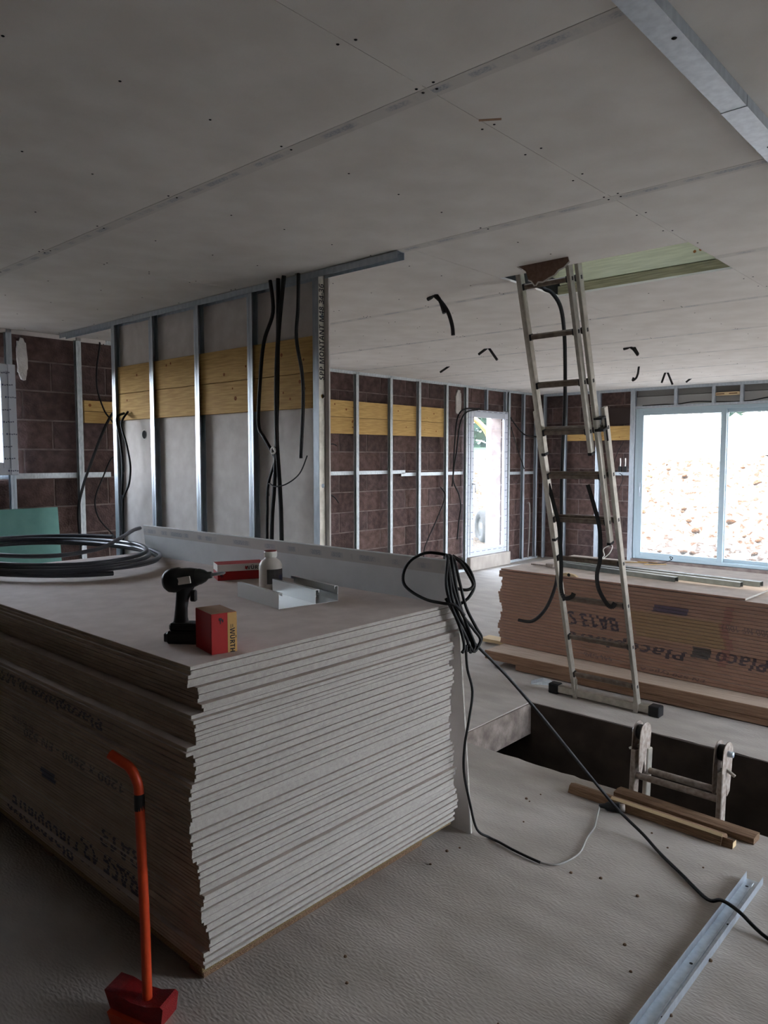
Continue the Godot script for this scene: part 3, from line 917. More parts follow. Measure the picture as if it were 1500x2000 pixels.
func build_framing():
	var X := -6.4
	# ---- lining in front of the left block wall (flanges look into the room, +x)
	var sd := Vector3(0, 0, 1)
	var into := Vector3(-1, 0, 0)
	var wall_studs := [
		[-2.535, 0.04, M.steel, "metal stud running down past the small film-framed window at the far left"],
		[-3.12, 0.04, M.steel_soft, "pale printed metal stud in the left corner where the partition starts"],
		[-6.0, 0.04, M.steel_soft, "metal stud on the block wall just right of the partition end stud"],
		[-6.63, 0.04, M.steel_soft, "metal stud across the wall board, second to the right of the partition end stud"],
		[-7.26, 0.04, M.steel_soft, "metal stud across the wall board, third to the right of the partition end stud"],
		[-7.84, 0.04, M.steel_soft, "metal stud across the wall board, fourth to the right of the partition end stud"],
		[-8.45, 0.04, M.steel_soft, "metal stud at the right end of the long wall board"],
		[-8.925, 0.04, M.steel_soft, "metal stud along the left side of the glazed door"],
		[-10.06, 0.04, M.steel_soft, "metal stud along the right side of the glazed door"],
		[-10.5, 0.04, M.steel, "metal stud between the glazed door and the room corner, nearer the door"],
		[-10.9, 0.04, M.steel, "metal stud beside the room corner right of the glazed door"]]
	for e in wall_studs:
		stud(Vector3(X, 0, e[0]), 0.003, CEIL - 0.003, sd, into, e[2], e[3], "studs of the left wall lining", 0.045)
	for e in [[-9.44, "short metal stud above the middle of the glazed door"], [-9.96, "short metal stud above the right edge of the glazed door"]]:
		stud(Vector3(X, 0, e[0]), 2.40, CEIL - 0.003, sd, into, M.steel, e[1], "studs of the left wall lining", 0.036)
	rail(Vector3(X - 0.025, CEIL - 0.001, -0.8), Vector3(X - 0.025, CEIL - 0.001, -3.35), Vector3.DOWN, 0.05, 0.03, M.white_card, "whitish ceiling track at the top of the far left wall", "ceiling tracks")
	rail(Vector3(X - 0.025, CEIL - 0.001, -3.36), Vector3(X - 0.025, CEIL - 0.001, -10.94), Vector3.DOWN, 0.05, 0.03, M.steel_soft, "ceiling track above the long wall board and glazed door", "ceiling tracks")
	rail(Vector3(X - 0.025, 0.001, -5.4), Vector3(X - 0.025, 0.001, -8.92), Vector3.UP, 0.05, 0.03, M.steel_soft, "floor track at the foot of the studs left of the glazed door", "floor tracks")
	rail(Vector3(X - 0.025, 0.001, -10.03), Vector3(X - 0.025, 0.001, -10.94), Vector3.UP, 0.05, 0.03, M.steel_soft, "floor track right of the glazed door", "floor tracks")
	for e in [[-0.9, -3.40, 1.525, "horizontal pale batten on the far left block wall under the window"], [-5.2, -7.58, 1.49, "horizontal pale batten behind studs, left half under the long wall board"], [-7.50, -8.88, 1.455, "horizontal pale batten behind studs, right half under the long wall board"], [-10.06, -10.98, 1.43, "short horizontal batten between glazed door and room corner"]]:
		rail(Vector3(X - 0.058, e[2], e[0]), Vector3(X - 0.058, e[2], e[1]), Vector3(-1, 0, 0), 0.045, 0.018, M.steel_soft, e[3], "horizontal battens behind the studs", "metal_batten")
	# ---- lining in front of the window wall (flanges look along +z)
	var Z := -11.0
	sd = Vector3(1, 0, 0)
	into = Vector3(0, 0, -1)
	for e in [[-6.36, 0.04, "metal stud of the window wall tucked into the room corner"], [-6.0, 0.06, "wide metal stud on the window wall behind the ladder's left stile"], [-5.42, 0.07, "metal stud on the window wall seen between the ladder stiles and the far stack"], [-4.86, 0.075, "broad metal stud along the left side of the sliding window"]]:
		stud(Vector3(e[0], 0, Z), 0.003, CEIL - 0.003, sd, into, M.steel, e[2], "studs of the window wall lining", e[1])
	for e in [[-4.20, "short metal stud above the sliding window, first from its left side"], [-3.665, "short metal stud above the sliding window, second from its left side"], [-3.29, "short metal stud above the sliding window, third from its left side"], [-2.8, "short metal stud above the sliding window, fourth from its left side"]]:
		stud(Vector3(e[0], 0, Z), 2.45, CEIL - 0.003, sd, into, M.steel, e[1], "short studs over the sliding window", 0.045)
	rail(Vector3(-6.35, CEIL - 0.001, Z - 0.025), Vector3(-1.6, CEIL - 0.001, Z - 0.025), Vector3.DOWN, 0.052, 0.04, M.steel, "ceiling track above the sliding window", "ceiling tracks")
	rail(Vector3(-4.83, 2.425, Z - 0.025), Vector3(-2.2, 2.425, Z - 0.025), Vector3.UP, 0.052, 0.03, M.steel, "header rail lying along the top of the sliding window")
	rail(Vector3(-6.37, 1.43, Z - 0.058), Vector3(-4.86, 1.43, Z - 0.058), Vector3(0, 0, -1), 0.05, 0.018, M.steel, "horizontal batten on the window wall behind the ladder", "horizontal battens behind the studs", "metal_batten")
	# shutter box behind the short studs
	var g := G.new()
	g.cbox(Vector3(-4.8, 2.45, -11.138), Vector3(-2.2, 2.60, -11.09), 0.004)
	var sb := obj("shutter_box", g, M.shutter)
	tag(sb, "pale shutter box behind the short studs above the sliding window", "shutter box")
	g = G.new()
	g.cbox(Vector3(-4.8, 2.604, -11.138), Vector3(-2.2, 2.70, -11.115), 0.004)
	obj("upper_panel", g, mat(s(128, 126, 122), 0.9), sb)
	g = G.new()
	g.cbox(Vector3(-3.64, 2.555, -11.06), Vector3(-3.30, 2.60, -11.03), 0.003)
	var wb := obj("wood_batten", g, M.fresh_wood)
	tag(wb, "small wooden batten with two slots in the third bay above the sliding window", "batten")
	for q in [-3.56, -3.39]:
		g = G.new()
		g.cbox(Vector3(q - 0.055, 2.570, -11.0299), Vector3(q + 0.055, 2.585, -11.0285), 0.0006)
		obj("slot", g, M.old_wood, wb)
	tag(obj("cable", tube_mesh([Vector3(-4.70, 2.465, -11.07), Vector3(-4.35, 2.47, -11.075), Vector3(-4.2, 2.462, -11.07), Vector3(-3.9, 2.49, -11.07), Vector3(-3.55, 2.47, -11.07), Vector3(-3.2, 2.465, -11.07), Vector3(-2.95, 2.50, -11.07), Vector3(-2.6, 2.53, -11.07)], 0.008), M.cable), "black cable lying along the header above the sliding window", "cable")
	# ---- boards fixed behind the studs
	var b := thing("wall_board", "long pine backing board of two planks on the block wall", "backing board", Vector3.ZERO, "pine backing boards")
	plank(b, "plank", true, -6.452, 1.0, -8.43, -5.95, 1.97, 2.168, M.ply, 9)
	plank(b, "plank", true, -6.452, 1.0, -8.43, -5.95, 2.172, 2.372, M.ply_b, 9)
	b = thing("wall_board", "short pine backing board in the gap between corner stud and partition", "backing board", Vector3.ZERO, "pine backing boards")
	plank(b, "plank", true, -6.452, 1.0, -4.3, -3.16, 1.99, 2.09, M.ply, 3)
	plank(b, "plank", true, -6.452, 1.0, -4.3, -3.16, 2.094, 2.19, M.ply_b, 3)
	b = thing("wall_board", "pine backing board on the window wall behind the ladder", "backing board", Vector3.ZERO, "pine backing boards")
	plank(b, "plank", false, -11.055, 1.0, -6.0, -4.87, 1.95, 2.17, M.ply, 4)
	# tar-dark patch of membrane on the window wall above its board
	g = G.new()
	g.cbox(Vector3(-5.34, 2.2, -11.139), Vector3(-4.86, 2.46, -11.128), 0.003)
	tag(obj("damp_membrane", g, M.membrane), "dark membrane strip on the window wall above the pine board", "membrane")
	# ---- rail on the ceiling, upper right, in two lapped lengths, with dark fixing holes
	for e in [[-0.2, -2.42, 0.0, "length of metal track fixed to the ceiling, near part at the photo's top right corner"], [-2.36, -5.3, 0.0012, "length of metal track fixed to the ceiling, far part lapping under the near one"]]:
		var r := rail(Vector3(-0.75, CEIL - 0.034 - e[2], e[0]), Vector3(-0.75, CEIL - 0.034 - e[2], e[1]), Vector3.UP, 0.071 + e[2] * 2.0, 0.033, M.steel, e[3], "ceiling tracks at upper right")
		for k in 5:
			var hz: float = e[0] - 0.35 - k * 0.33
			if hz < e[1] + 0.05: continue
			g = G.new()
			g.t = Transform3D(Basis(), Vector3(rng.randf_range(-0.012, 0.012), -0.0006, hz - e[0]))
			g.lathe([Vector2(0, -0.001), Vector2(0.005, -0.001), Vector2(0.007, 0.0006)], 10)
			obj("screw", g, M.dark, r)

func tube_mesh(p: Array, r: float, sides := 8, smooth := 6) -> ArrayMesh:
	var g := G.new()
	g.tube(spline(p, smooth), r, sides)
	return g.done()

func build_partition():
	var Z := -2.915
	var X1 := -3.13
	# studs: flange looks at the camera (+z), web on the right
	var xs := [[-5.485, "bluish metal stud at the left end of the partition, above the conduit coil"], [-4.936, "second metal stud of the partition, counting from its left end"], [-4.362, "middle metal stud of the partition, third from its left end"], [-3.783, "fourth metal stud of the partition, left of the black conduits"]]
	for e in xs:
		stud(Vector3(e[0], 0, Z), 0.004, CEIL - 0.01, Vector3(1, 0, 0), Vector3(0, 0, -1), M.steel, e[1], "partition studs", 0.05)
	# end stud: flange to the camera, drilled and printed web facing right
	var es := thing("metal_stud", "drilled end stud of the partition, its pale web printed with large letters", "metal stud", Vector3(X1, 0, Z), "partition studs")
	var g := G.new()
	g.box(Vector3(-0.05, 0.004, -0.0012), Vector3(0, CEIL - 0.01, 0))
	g.box(Vector3(-0.05, 0.004, -0.048), Vector3(0, CEIL - 0.01, -0.0468))
	g.box(Vector3(-0.05, 0.004, -0.009), Vector3(-0.0488, CEIL - 0.01, 0))
	obj("flange", g, M.steel, es)
	# web: two plates with half-round notches that meet at the holes
	var hy := [0.51, 1.01, 1.518, 2.03, 2.477]
	g = G.new()
	g.t = Transform3D(Basis(Vector3(0, 0, -1), Vector3(0, 1, 0), Vector3(1, 0, 0)), Vector3.ZERO)
	for sd in [0, 1]:
		var poly := PackedVector2Array()
		var edge := 0.0 if sd == 0 else 0.048
		var sg := -1.0 if sd == 0 else 1.0
		poly.append(Vector2(edge, 0.004))
		poly.append(Vector2(0.028, 0.004))
		for y in hy:
			for k in 9:
				var a := -PI / 2 + PI * k / 8.0
				poly.append(Vector2(0.028 + sg * cos(a) * 0.0125, y + sin(a) * 0.0125))
		poly.append(Vector2(0.028, CEIL - 0.01))
		poly.append(Vector2(edge, CEIL - 0.01))
		g.prism(poly, -0.0012, 0.0)
	obj("web", g, M.alu, es)
	var lt := Transform3D(Basis(Vector3(0, 1, 0), Vector3(0, 0, 1), Vector3(1, 0, 0)), Vector3(0.0008, 2.39, -0.024))
	lettering("SPP MONTANT M48 34-36", 0.035, M.ink, es, lt, "lettering", 0.92)
	# tracks
	rail(Vector3(-6.35, CEIL - 0.001, Z - 0.022), Vector3(-2.535, CEIL - 0.001, Z - 0.022), Vector3.DOWN, 0.056, 0.036, M.steel, "grey partition track on the ceiling, sticking out past the end stud", "partition tracks")
	rail(Vector3(-5.48, 0.001, Z - 0.022), Vector3(-3.08, 0.001, Z - 0.022), Vector3.UP, 0.056, 0.03, M.steel, "partition floor track hidden behind the leaning sheet", "partition tracks")
	# plasterboard skin on the far side and the pine board between
	var sk := [[-5.52, -4.32, "brownish back of the left plasterboard sheet of the partition"], [-4.316, -3.10, "brownish back of the right plasterboard sheet of the partition, behind black conduits"]]
	for e in sk:
		g = G.new()
		g.cbox(Vector3(e[0], 0.01, Z - 0.063), Vector3(e[1], CEIL - 0.012, Z - 0.0505), 0.002)
		tag(obj("plasterboard_sheet", g, M.back_paper), e[2], "plasterboard", "plasterboard on the partition")
	var b := thing("wall_board", "wide pine backing board of two planks between the partition studs", "backing board", Vector3.ZERO, "pine backing boards")
	plank(b, "plank", false, Z - 0.024, 1.0, -5.44, -3.15, 1.969, 2.170, M.ply, 9)
	plank(b, "plank", false, Z - 0.024, 1.0, -5.44, -3.15, 2.173, 2.379, M.ply_b, 9)
	# round cut-out for a socket in the left sheet, below the board
	var so := thing("socket_cutout", "round socket cut-out with a white rim between the first two partition studs", "cut-out", Vector3(-5.11, 1.853, Z - 0.0503))
	so.rotation.x = PI / 2
	g = G.new()
	g.lathe([Vector2(0, 0.0006), Vector2(0.033, 0.0006)], 18)
	obj("hole", g, M.dark, so)
	g = G.new()
	g.lathe([Vector2(0.031, 0.0006), Vector2(0.033, 0.003), Vector2(0.037, 0.003), Vector2(0.039, 0)], 18)
	obj("rim", g, M.white_plastic, so)

# ------------------------------------------------------------------ the near stack of plasterboard
# one sheet: paper faces, a printed long edge on the front (+z), rough cut gypsum on the short ends
func sheet_mesh(x0: float, x1: float, y0: float, y1: float, z0: float, z1: float, uv_top: float, uv_h: float, uv_len: float, rough_end := 0.0015, jag := 10) -> ArrayMesh:
	var g := G.new()
	var e := 0.0016
	g.face([Vector3(x0, y1, z0), Vector3(x1, y1, z0), Vector3(x1, y1, z1 - e), Vector3(x0, y1, z1 - e)], Vector3.UP)
	g.face([Vector3(x0, y0, z0), Vector3(x1, y0, z0), Vector3(x1, y0, z1 - e), Vector3(x0, y0, z1 - e)], Vector3.DOWN)
	g.face([Vector3(x0, y0, z0), Vector3(x1, y0, z0), Vector3(x1, y1, z0), Vector3(x0, y1, z0)], Vector3(0, 0, -1))
	var m := g.done()
	g = G.new()
	var q := func(x: float, y: float) -> Vector2: return Vector2((x - x0) / uv_len, (uv_top - y) / uv_h)
	var pr := [[y0, z1 - e], [y0 + e, z1], [y1 - e, z1], [y1, z1 - e]]
	for i in 3:
		var a: Array = pr[i]
		var b: Array = pr[i + 1]
		g.face([Vector3(x0, a[0], a[1]), Vector3(x1, a[0], a[1]), Vector3(x1, b[0], b[1]), Vector3(x0, b[0], b[1])], Vector3(0, i - 1, 1), [q.call(x0, a[0]), q.call(x1, a[0]), q.call(x1, b[0]), q.call(x0, b[0])])
	g.done(m)
	g = G.new()
	for x in [x0, x1]:
		var sg := -1.0 if x == x0 else 1.0
		var prev := 0.0
		for k in jag:
			var za := lerpf(z0, z1 - e, float(k) / jag)
			var zb := lerpf(z0, z1 - e, float(k + 1) / jag)
			var nx := rng.randf_range(-rough_end, rough_end)
			g.face([Vector3(x, y0, za), Vector3(x, y0, zb), Vector3(x, y1, zb), Vector3(x, y1, za)], Vector3(sg, 0, 0))
			g.face([Vector3(x + sg * (0.001 + prev), y0 + 0.001, za), Vector3(x + sg * (0.001 + nx), y0 + 0.001, zb), Vector3(x + sg * (0.001 + nx), y1 - 0.001, zb), Vector3(x + sg * (0.001 + prev), y1 - 0.001, za)], Vector3(sg, 0, 0))
			prev = nx
	return g.done(m)

func print_material(w: int, h: int, base: Color, lines: Array, seed_: int) -> StandardMaterial3D:
	var im := Image.create(w, h, false, Image.FORMAT_RGB8)
	var n := FastNoiseLite.new()
	n.seed = seed_
	n.frequency = 0.02
	for y in h:
		for x in w:
			var k := n.get_noise_2d(x * 0.4, y * 2.0) * 0.09
			im.set_pixel(x, y, Color(base.r * (1 + k), base.g * (1 + k), base.b * (1 + k)))
	for l in lines:
		if l[0] is String: draw_text(im, l[0], l[1], l[2], l[4], l[3], l[5], l[6], l[7])
		else: 
			for y in range(l[0].position.y, l[0].end.y):
				for x in range(l[0].position.x, l[0].end.x): im.set_pixel(x, y, im.get_pixel(x, y).lerp(l[1], l[2]))
	im.generate_mipmaps()
	var m := mat(Color.WHITE, 0.9)
	m.albedo_texture = ImageTexture.create_from_image(im)
	return m

func build_near_stack():
	var top := 1.067
	var n := 74
	var bottom := 0.138
	var pitch := (top - bottom) / n
	# how far the front long edges wander, measured down the stack: (height, z)
	var prof := [[1.071, -1.213], [1.035, -1.199], [1.022, -1.197], [0.995, -1.229], [0.961, -1.207], [0.927, -1.245], [0.922, -1.178], [0.909, -1.205], [0.877, -1.178], [0.859, -1.197], [0.84, -1.17], [0.823, -1.163], [0.805, -1.20], [0.768, -1.192], [0.713, -1.18], [0.667, -1.178], [0.642, -1.174], [0.596, -1.173], [0.572, -1.183], [0.517, -1.187], [0.467, -1.209], [0.428, -1.207], [0.377, -1.215], [0.355, -1.218], [0.327, -1.204], [0.254, -1.228], [0.212, -1.242], [0.18, -1.222], [0.115, -1.227]]
	var jumps := [1.010, 0.952, 0.914, 0.866, 0.802, 0.665, 0.471, 0.371]
	var ink := Color8(60, 62, 78)
	var pm := print_material(2048, 512, Color8(158, 140, 122), [
		["Placoplatre", 850, 506, 500, 56, ink, 0.75, true],
		["BASE 13", 1390, 486, 320, 58, ink, 0.75, true],
		["BA13", 1540, 412, 220, 34, ink, 0.65, true],
		["PLACO", 860, 176, 230, 36, ink, 0.6, true],
		["Placoplatre", 1130, 180, 460, 34, ink, 0.65, true],
		["1200 x 2500 - EN 520", 1100, 268, 640, 18, ink, 0.5, true],
		["NF 05 12:40", 1000, 250, 160, 16, ink, 0.45, true],
		[Rect2i(1170, 325, 100, 26), Color8(60, 70, 100), 0.6]], 4)
	var x_off := 0.0
	var hold := 0
	var held_z := -1.21
	var y := top
	for i in n:
		var y1 := top - i * pitch
		var y0 := y1 - pitch + 0.0013
		var yc := (y0 + y1) * 0.5
		var big := false
		for j in jumps:
			if absf(y1 - j) < pitch * 0.5: big = true
		x_off += rng.randf_range(0.012, 0.02) if big else rng.randf_range(-0.005, 0.0032)
		x_off = clampf(x_off, -0.012, 0.032)
		var zf := -1.21
		for k in prof.size() - 1:
			if yc <= prof[k][0] and yc >= prof[k + 1][0]:
				zf = lerpf(prof[k + 1][1], prof[k][1], (yc - prof[k + 1][0]) / (prof[k][0] - prof[k + 1][0]))
		if yc > 0.98: zf = max(zf, -1.235)
		if hold <= 0 or absf(zf - held_z) > 0.02:
			held_z = zf + rng.randf_range(-0.005, 0.005)
			hold = rng.randi_range(1, 4)
		hold -= 1
		zf = held_z + rng.randf_range(-0.0015, 0.0015)
		var xr := -1.852 + x_off + (0.0022 if i % 2 else -0.0022) * rng.randf_range(0.5, 1.4)
		var zb := zf - 1.255
		if i >= 2 and i <= 9: zb -= 0.06 * sin(PI * (i - 1) / 9.0)
		var m := sheet_mesh(xr - 2.5, xr, y0, y1, zb, zf, top, top - bottom, 2.5)
		var o := obj("plasterboard_sheet", m, [M.paper, pm, M.gypsum])
		var where := nth(i + 1) + " from the top" if i <= n / 2 else nth(n - i) + " from the bottom"
		if i == 0: where = "topmost, carrying the drill and boxes"
		tag(o, "plasterboard sheet in the tall near stack, %s" % where, "plasterboard", "sheets of the tall near stack")
	# chipboard at the bottom and the bearers that hold the pile off the floor
	var g := G.new()
	g.cbox(Vector3(-4.36, 0.116, -2.475), Vector3(-1.846, 0.136, -1.222), 0.002)
	tag(obj("chipboard_panel", g, M.osb), "coarse chipboard panel under the tall near stack", "board")
	for e in [[-2.0, "timber bearer under the near stack, close to the orange lifting tool"], [-3.1, "timber bearer under the middle of the tall near stack"], [-4.2, "timber bearer under the hidden far end of the tall near stack"]]:
		g = G.new()
		g.cbox(Vector3(e[0] - 0.04, 0.0, -2.42), Vector3(e[0] + 0.04, 0.1155, -1.30), 0.004)
		tag(obj("timber_bearer", g, M.old_wood), e[1], "bearer", "bearers under the near stack")
	# a pale sheet on edge leans against the far side
	g = G.new()
	var a := 0.105
	g.t = Transform3D(Basis(Vector3(1, 0, 0), a), Vector3(0, 0, -2.635))
	g.cbox(Vector3(-4.36, 0.002, -0.0125), Vector3(-1.858, 1.252, 0.0), 0.0015)
	var ls := obj("plasterboard_sheet", g, M.ivory)
	tag(ls, "pale plasterboard sheet on edge leaning behind the tall near stack", "plasterboard")
	g = G.new()
	g.t = Transform3D(Basis(Vector3(1, 0, 0), a), Vector3(0, 0, -2.635))
	g.box(Vector3(-1.8582, 0.004, -0.011), Vector3(-1.8565, 1.25, -0.0015))
	obj("cut_edge", g, M.gypsum, ls)
	g = G.new()
	g.t = Transform3D(Basis(Vector3(1, 0, 0), a), Vector3(0, 0, -2.635))
	g.face([Vector3(-4.36, 1.19, 0.0006), Vector3(-1.86, 1.19, 0.0006), Vector3(-1.86, 1.248, 0.0006), Vector3(-4.36, 1.248, 0.0006)], Vector3(0, 0, 1), [Vector2(0, 1), Vector2(0.8, 1), Vector2(0.8, 0), Vector2(0, 0)])
	obj("printed_edge", g, M.joint, ls)
	# green moisture-proof sheet against the far left wall
	g = G.new()
	g.t = Transform3D(Basis(Vector3(0, 0, 1), 0.1), Vector3(-6.24, 0, 0))
	g.cbox(Vector3(-0.0125, 0.002, -2.855), Vector3(0.0, 1.262, -0.45), 0.0015)
	tag(obj("plasterboard_sheet", g, M.green_board), "blue-green plasterboard sheet leaning on studs at the far left", "plasterboard")

# ------------------------------------------------------------------ the far stack on its timbers
func build_far_stack():
	var turn := -0.03
	var at := Vector3(-3.40, 0, -5.225)
	var ink := Color8(58, 52, 62)
	var pm := print_material(2048, 512, Color8(156, 122, 104), [
		["BA13 S", 520, 300, 330, 84, ink, 0.85, true],
		["Placoplatre", 520, 404, 760, 76, ink, 0.8, true, 0.02],
		["Placo", 1440, 384, 270, 74, ink, 0.75, true],
		[Rect2i(1310, 305, 100, 62), Color8(52, 58, 60), 0.7],
		[Rect2i(1072, 100, 200, 42), Color8(70, 64, 84), 0.75],
		[Rect2i(960, 150, 520, 150), Color8(150, 132, 78), 0.35],
		["1200 x 2600 NF 1007", 1480, 190, 420, 34, ink, 0.4, true],
		["EN 520", 640, 486, 180, 28, ink, 0.4, true],
		["EN 520 type A", 1000, 500, 380, 26, ink, 0.4, true],
		[Rect2i(1468, 60, 46, 330), Color8(120, 70, 66), 0.35]], 14)
	var n := 26
	var top := 0.757
	var pitch := (top - 0.125) / n
	for i in n:
		var y1 := top - i * pitch
		var dx := rng.randf_range(-0.012, 0.012) + 0.012 * sin(i * 0.55) + (-0.02 if i in [1, 2] else 0.0)
		var len := 2.5
		var x0 := dx
		if i == 0: len = 1.93
		var dz := rng.randf_range(-0.003, 0.003)
		var y0 := y1 - pitch + 0.0022
		if i == 0: y0 = y1 - 0.0125
		if i == 1: y1 += 0.006
		var m := sheet_mesh(x0, x0 + len, y0, y1, -1.2 + dz, dz, top, top - 0.125, 2.5, 0.002, 6)
		var o := obj("plasterboard_sheet", m, [M.ivory_back, pm, M.gypsum])
		o.position = at
		o.rotation.y = turn
		var where := nth(i + 1) + " from the top" if i <= n / 2 else nth(n - i) + " from the bottom"
		if i == 0: where = "short topmost one under the metal profiles"
		tag(o, "brown-edged plasterboard sheet in the low far stack, %s" % where, "plasterboard", "sheets of the low far stack")
	# timbers under it
	var g := G.new()
	g.cbox(Vector3(-3.37, 0.052, -5.62), Vector3(-0.55, 0.122, -4.955), 0.004)
	var tb := obj("timber_beam", g, [M.timber])
	tag(tb, "long upper timber with a pale top, carrying the low far stack", "timber", "timbers under the far stack")
	g = G.new()
	g.box(Vector3(-3.365, 0.1221, -5.6), Vector3(-0.56, 0.1226, -4.96))  # paler slab over the top face of the upper timber
	obj("pale_top", g, M.timber_top, tb)
	g = G.new()
	g.cbox(Vector3(-3.085, 0.006, -5.5), Vector3(-0.5, 0.0515, -4.962), 0.004)
	tag(obj("timber_beam", g, M.timber), "lower timber under the far stack, set back from the upper one's left end", "timber", "timbers under the far stack")
	g = G.new()
	g.cbox(Vector3(-3.80, 0.018, -5.66), Vector3(-3.09, 0.05, -5.52), 0.003)
	tag(obj("timber_batten", g, M.fresh_wood), "thin pale batten poking out left of the far stack's timbers", "batten")
	for k in 2:
		g = G.new()
		var bx := -3.3 + k * 2.2
		g.cbox(Vector3(bx, 0.0, -6.3), Vector3(bx + 0.08, 0.12, -5.7), 0.004)
		tag(obj("timber_bearer", g, M.old_wood), ["hidden rear bearer under the left end of the low far stack", "hidden rear bearer under the right end of the low far stack"][k], "bearer", "rear bearers of the far stack")
	g = G.new()
	g.cbox(Vector3(-3.09, 0.0, -4.94), Vector3(-2.6, 0.008, -4.80), 0.002)
	# ---- metal profiles on top
	var defs := [[-3.14, -5.84, -1.52, -5.72, 0.06, M.profile, "long grey metal profile at the back of the far stack's top"], [-3.12, -5.74, -1.62, -5.60, 0.05, M.profile, "long grey metal profile in the middle on the far stack's top"], [-3.05, -5.66, -2.05, -5.52, 0.05, M.profile, "shorter grey metal profile at the front on the far stack's top"]]
	for e in defs:
		var a := Vector3(e[0], 0.7595, e[1])
		var b := Vector3(e[2], 0.7595, e[3])
		rail(a + Vector3(0, 0.034, 0), b + Vector3(0, 0.034, 0), Vector3.DOWN, e[4], 0.034, e[5], e[6], "profiles on the far stack", "metal_profile")
	var fl := thing("ladder_stay", "grey ladder stay with a thicker end lying on the left of the far stack's top", "stay", Vector3(-3.3, 0.7635, -5.55))
	fl.rotation.y = -0.1
	g = G.new()
	g.cbox(Vector3(0, 0, -0.012), Vector3(0.17, 0.012, 0.012), 0.003)
	obj("bar", g, M.alu_dirty, fl)
	g = G.new()
	g.cbox(Vector3(0.16, 0, -0.028), Vector3(0.235, 0.03, 0.028), 0.005)
	obj("end_block", g, M.alu_dirty, fl)
	# torn front of the top sheet: a curled chip of paper with a dark knot hole
	var ch := thing("wood_chip", "small torn wood chip with a dark knot on the far stack's front edge", "chip", Vector3(-2.80, 0.757, -5.215))
	g = G.new()
	g.prism(PackedVector2Array([Vector2(-0.08, 0.0), Vector2(0.1, 0.0), Vector2(0.07, 0.018), Vector2(0.0, 0.026), Vector2(-0.05, 0.012)]), -0.03, 0.0)
	obj("chip", g, M.fresh_wood, ch)
	g = G.new()
	g.t = Transform3D(Basis(Vector3.RIGHT, PI / 2), Vector3(0.03, 0.012, 0.0))
	g.lathe([Vector2(0, 0.002), Vector2(0.012, 0.002), Vector2(0.014, 0)], 10)
	obj("knot", g, M.dark, ch)
	# splinters and a wire on the back of the pile
	for e in [[-2.72, -6.27, 0.5, 0.24, "thin wood splinter on the far stack's top, left of the window sill wire"], [-2.62, -6.36, 0.2, 0.17, "short wood splinter on the far stack's top behind the longer splinter"], [-2.52, -6.28, 0.8, 0.2, "angled wood splinter on the far stack's top nearest the wire"]]:
		g = G.new()
		g.cbox(Vector3(-e[3] / 2, 0, -0.006), Vector3(e[3] / 2, 0.006, 0.006), 0.002)
		var sp := obj("wood_splinter", g, M.ply)
		sp.position = Vector3(e[0], 0.7595, e[1])
		sp.rotation.y = e[2]
		tag(sp, e[4], "splinter", "wood splinters on the far stack")
	tag(obj("wire", tube_mesh([Vector3(-2.60, 0.763, -6.33), Vector3(-2.5, 0.765, -6.36), Vector3(-2.44, 0.79, -6.40), Vector3(-2.42, 0.815, -6.41), Vector3(-2.45, 0.82, -6.42), Vector3(-2.44, 0.79, -6.44)], 0.003), M.cable), "kinked dark wire on the far stack's top below the window sill", "wire")
	tag(obj("wire", tube_mesh([Vector3(-3.02, 0.763, -6.2), Vector3(-2.96, 0.80, -6.22), Vector3(-2.98, 0.86, -6.25), Vector3(-2.90, 0.90, -6.25), Vector3(-2.92, 0.83, -6.25), Vector3(-2.98, 0.77, -6.23)], 0.004), M.white_plastic), "tangle of white wire standing on the far stack behind the ladder", "wire")

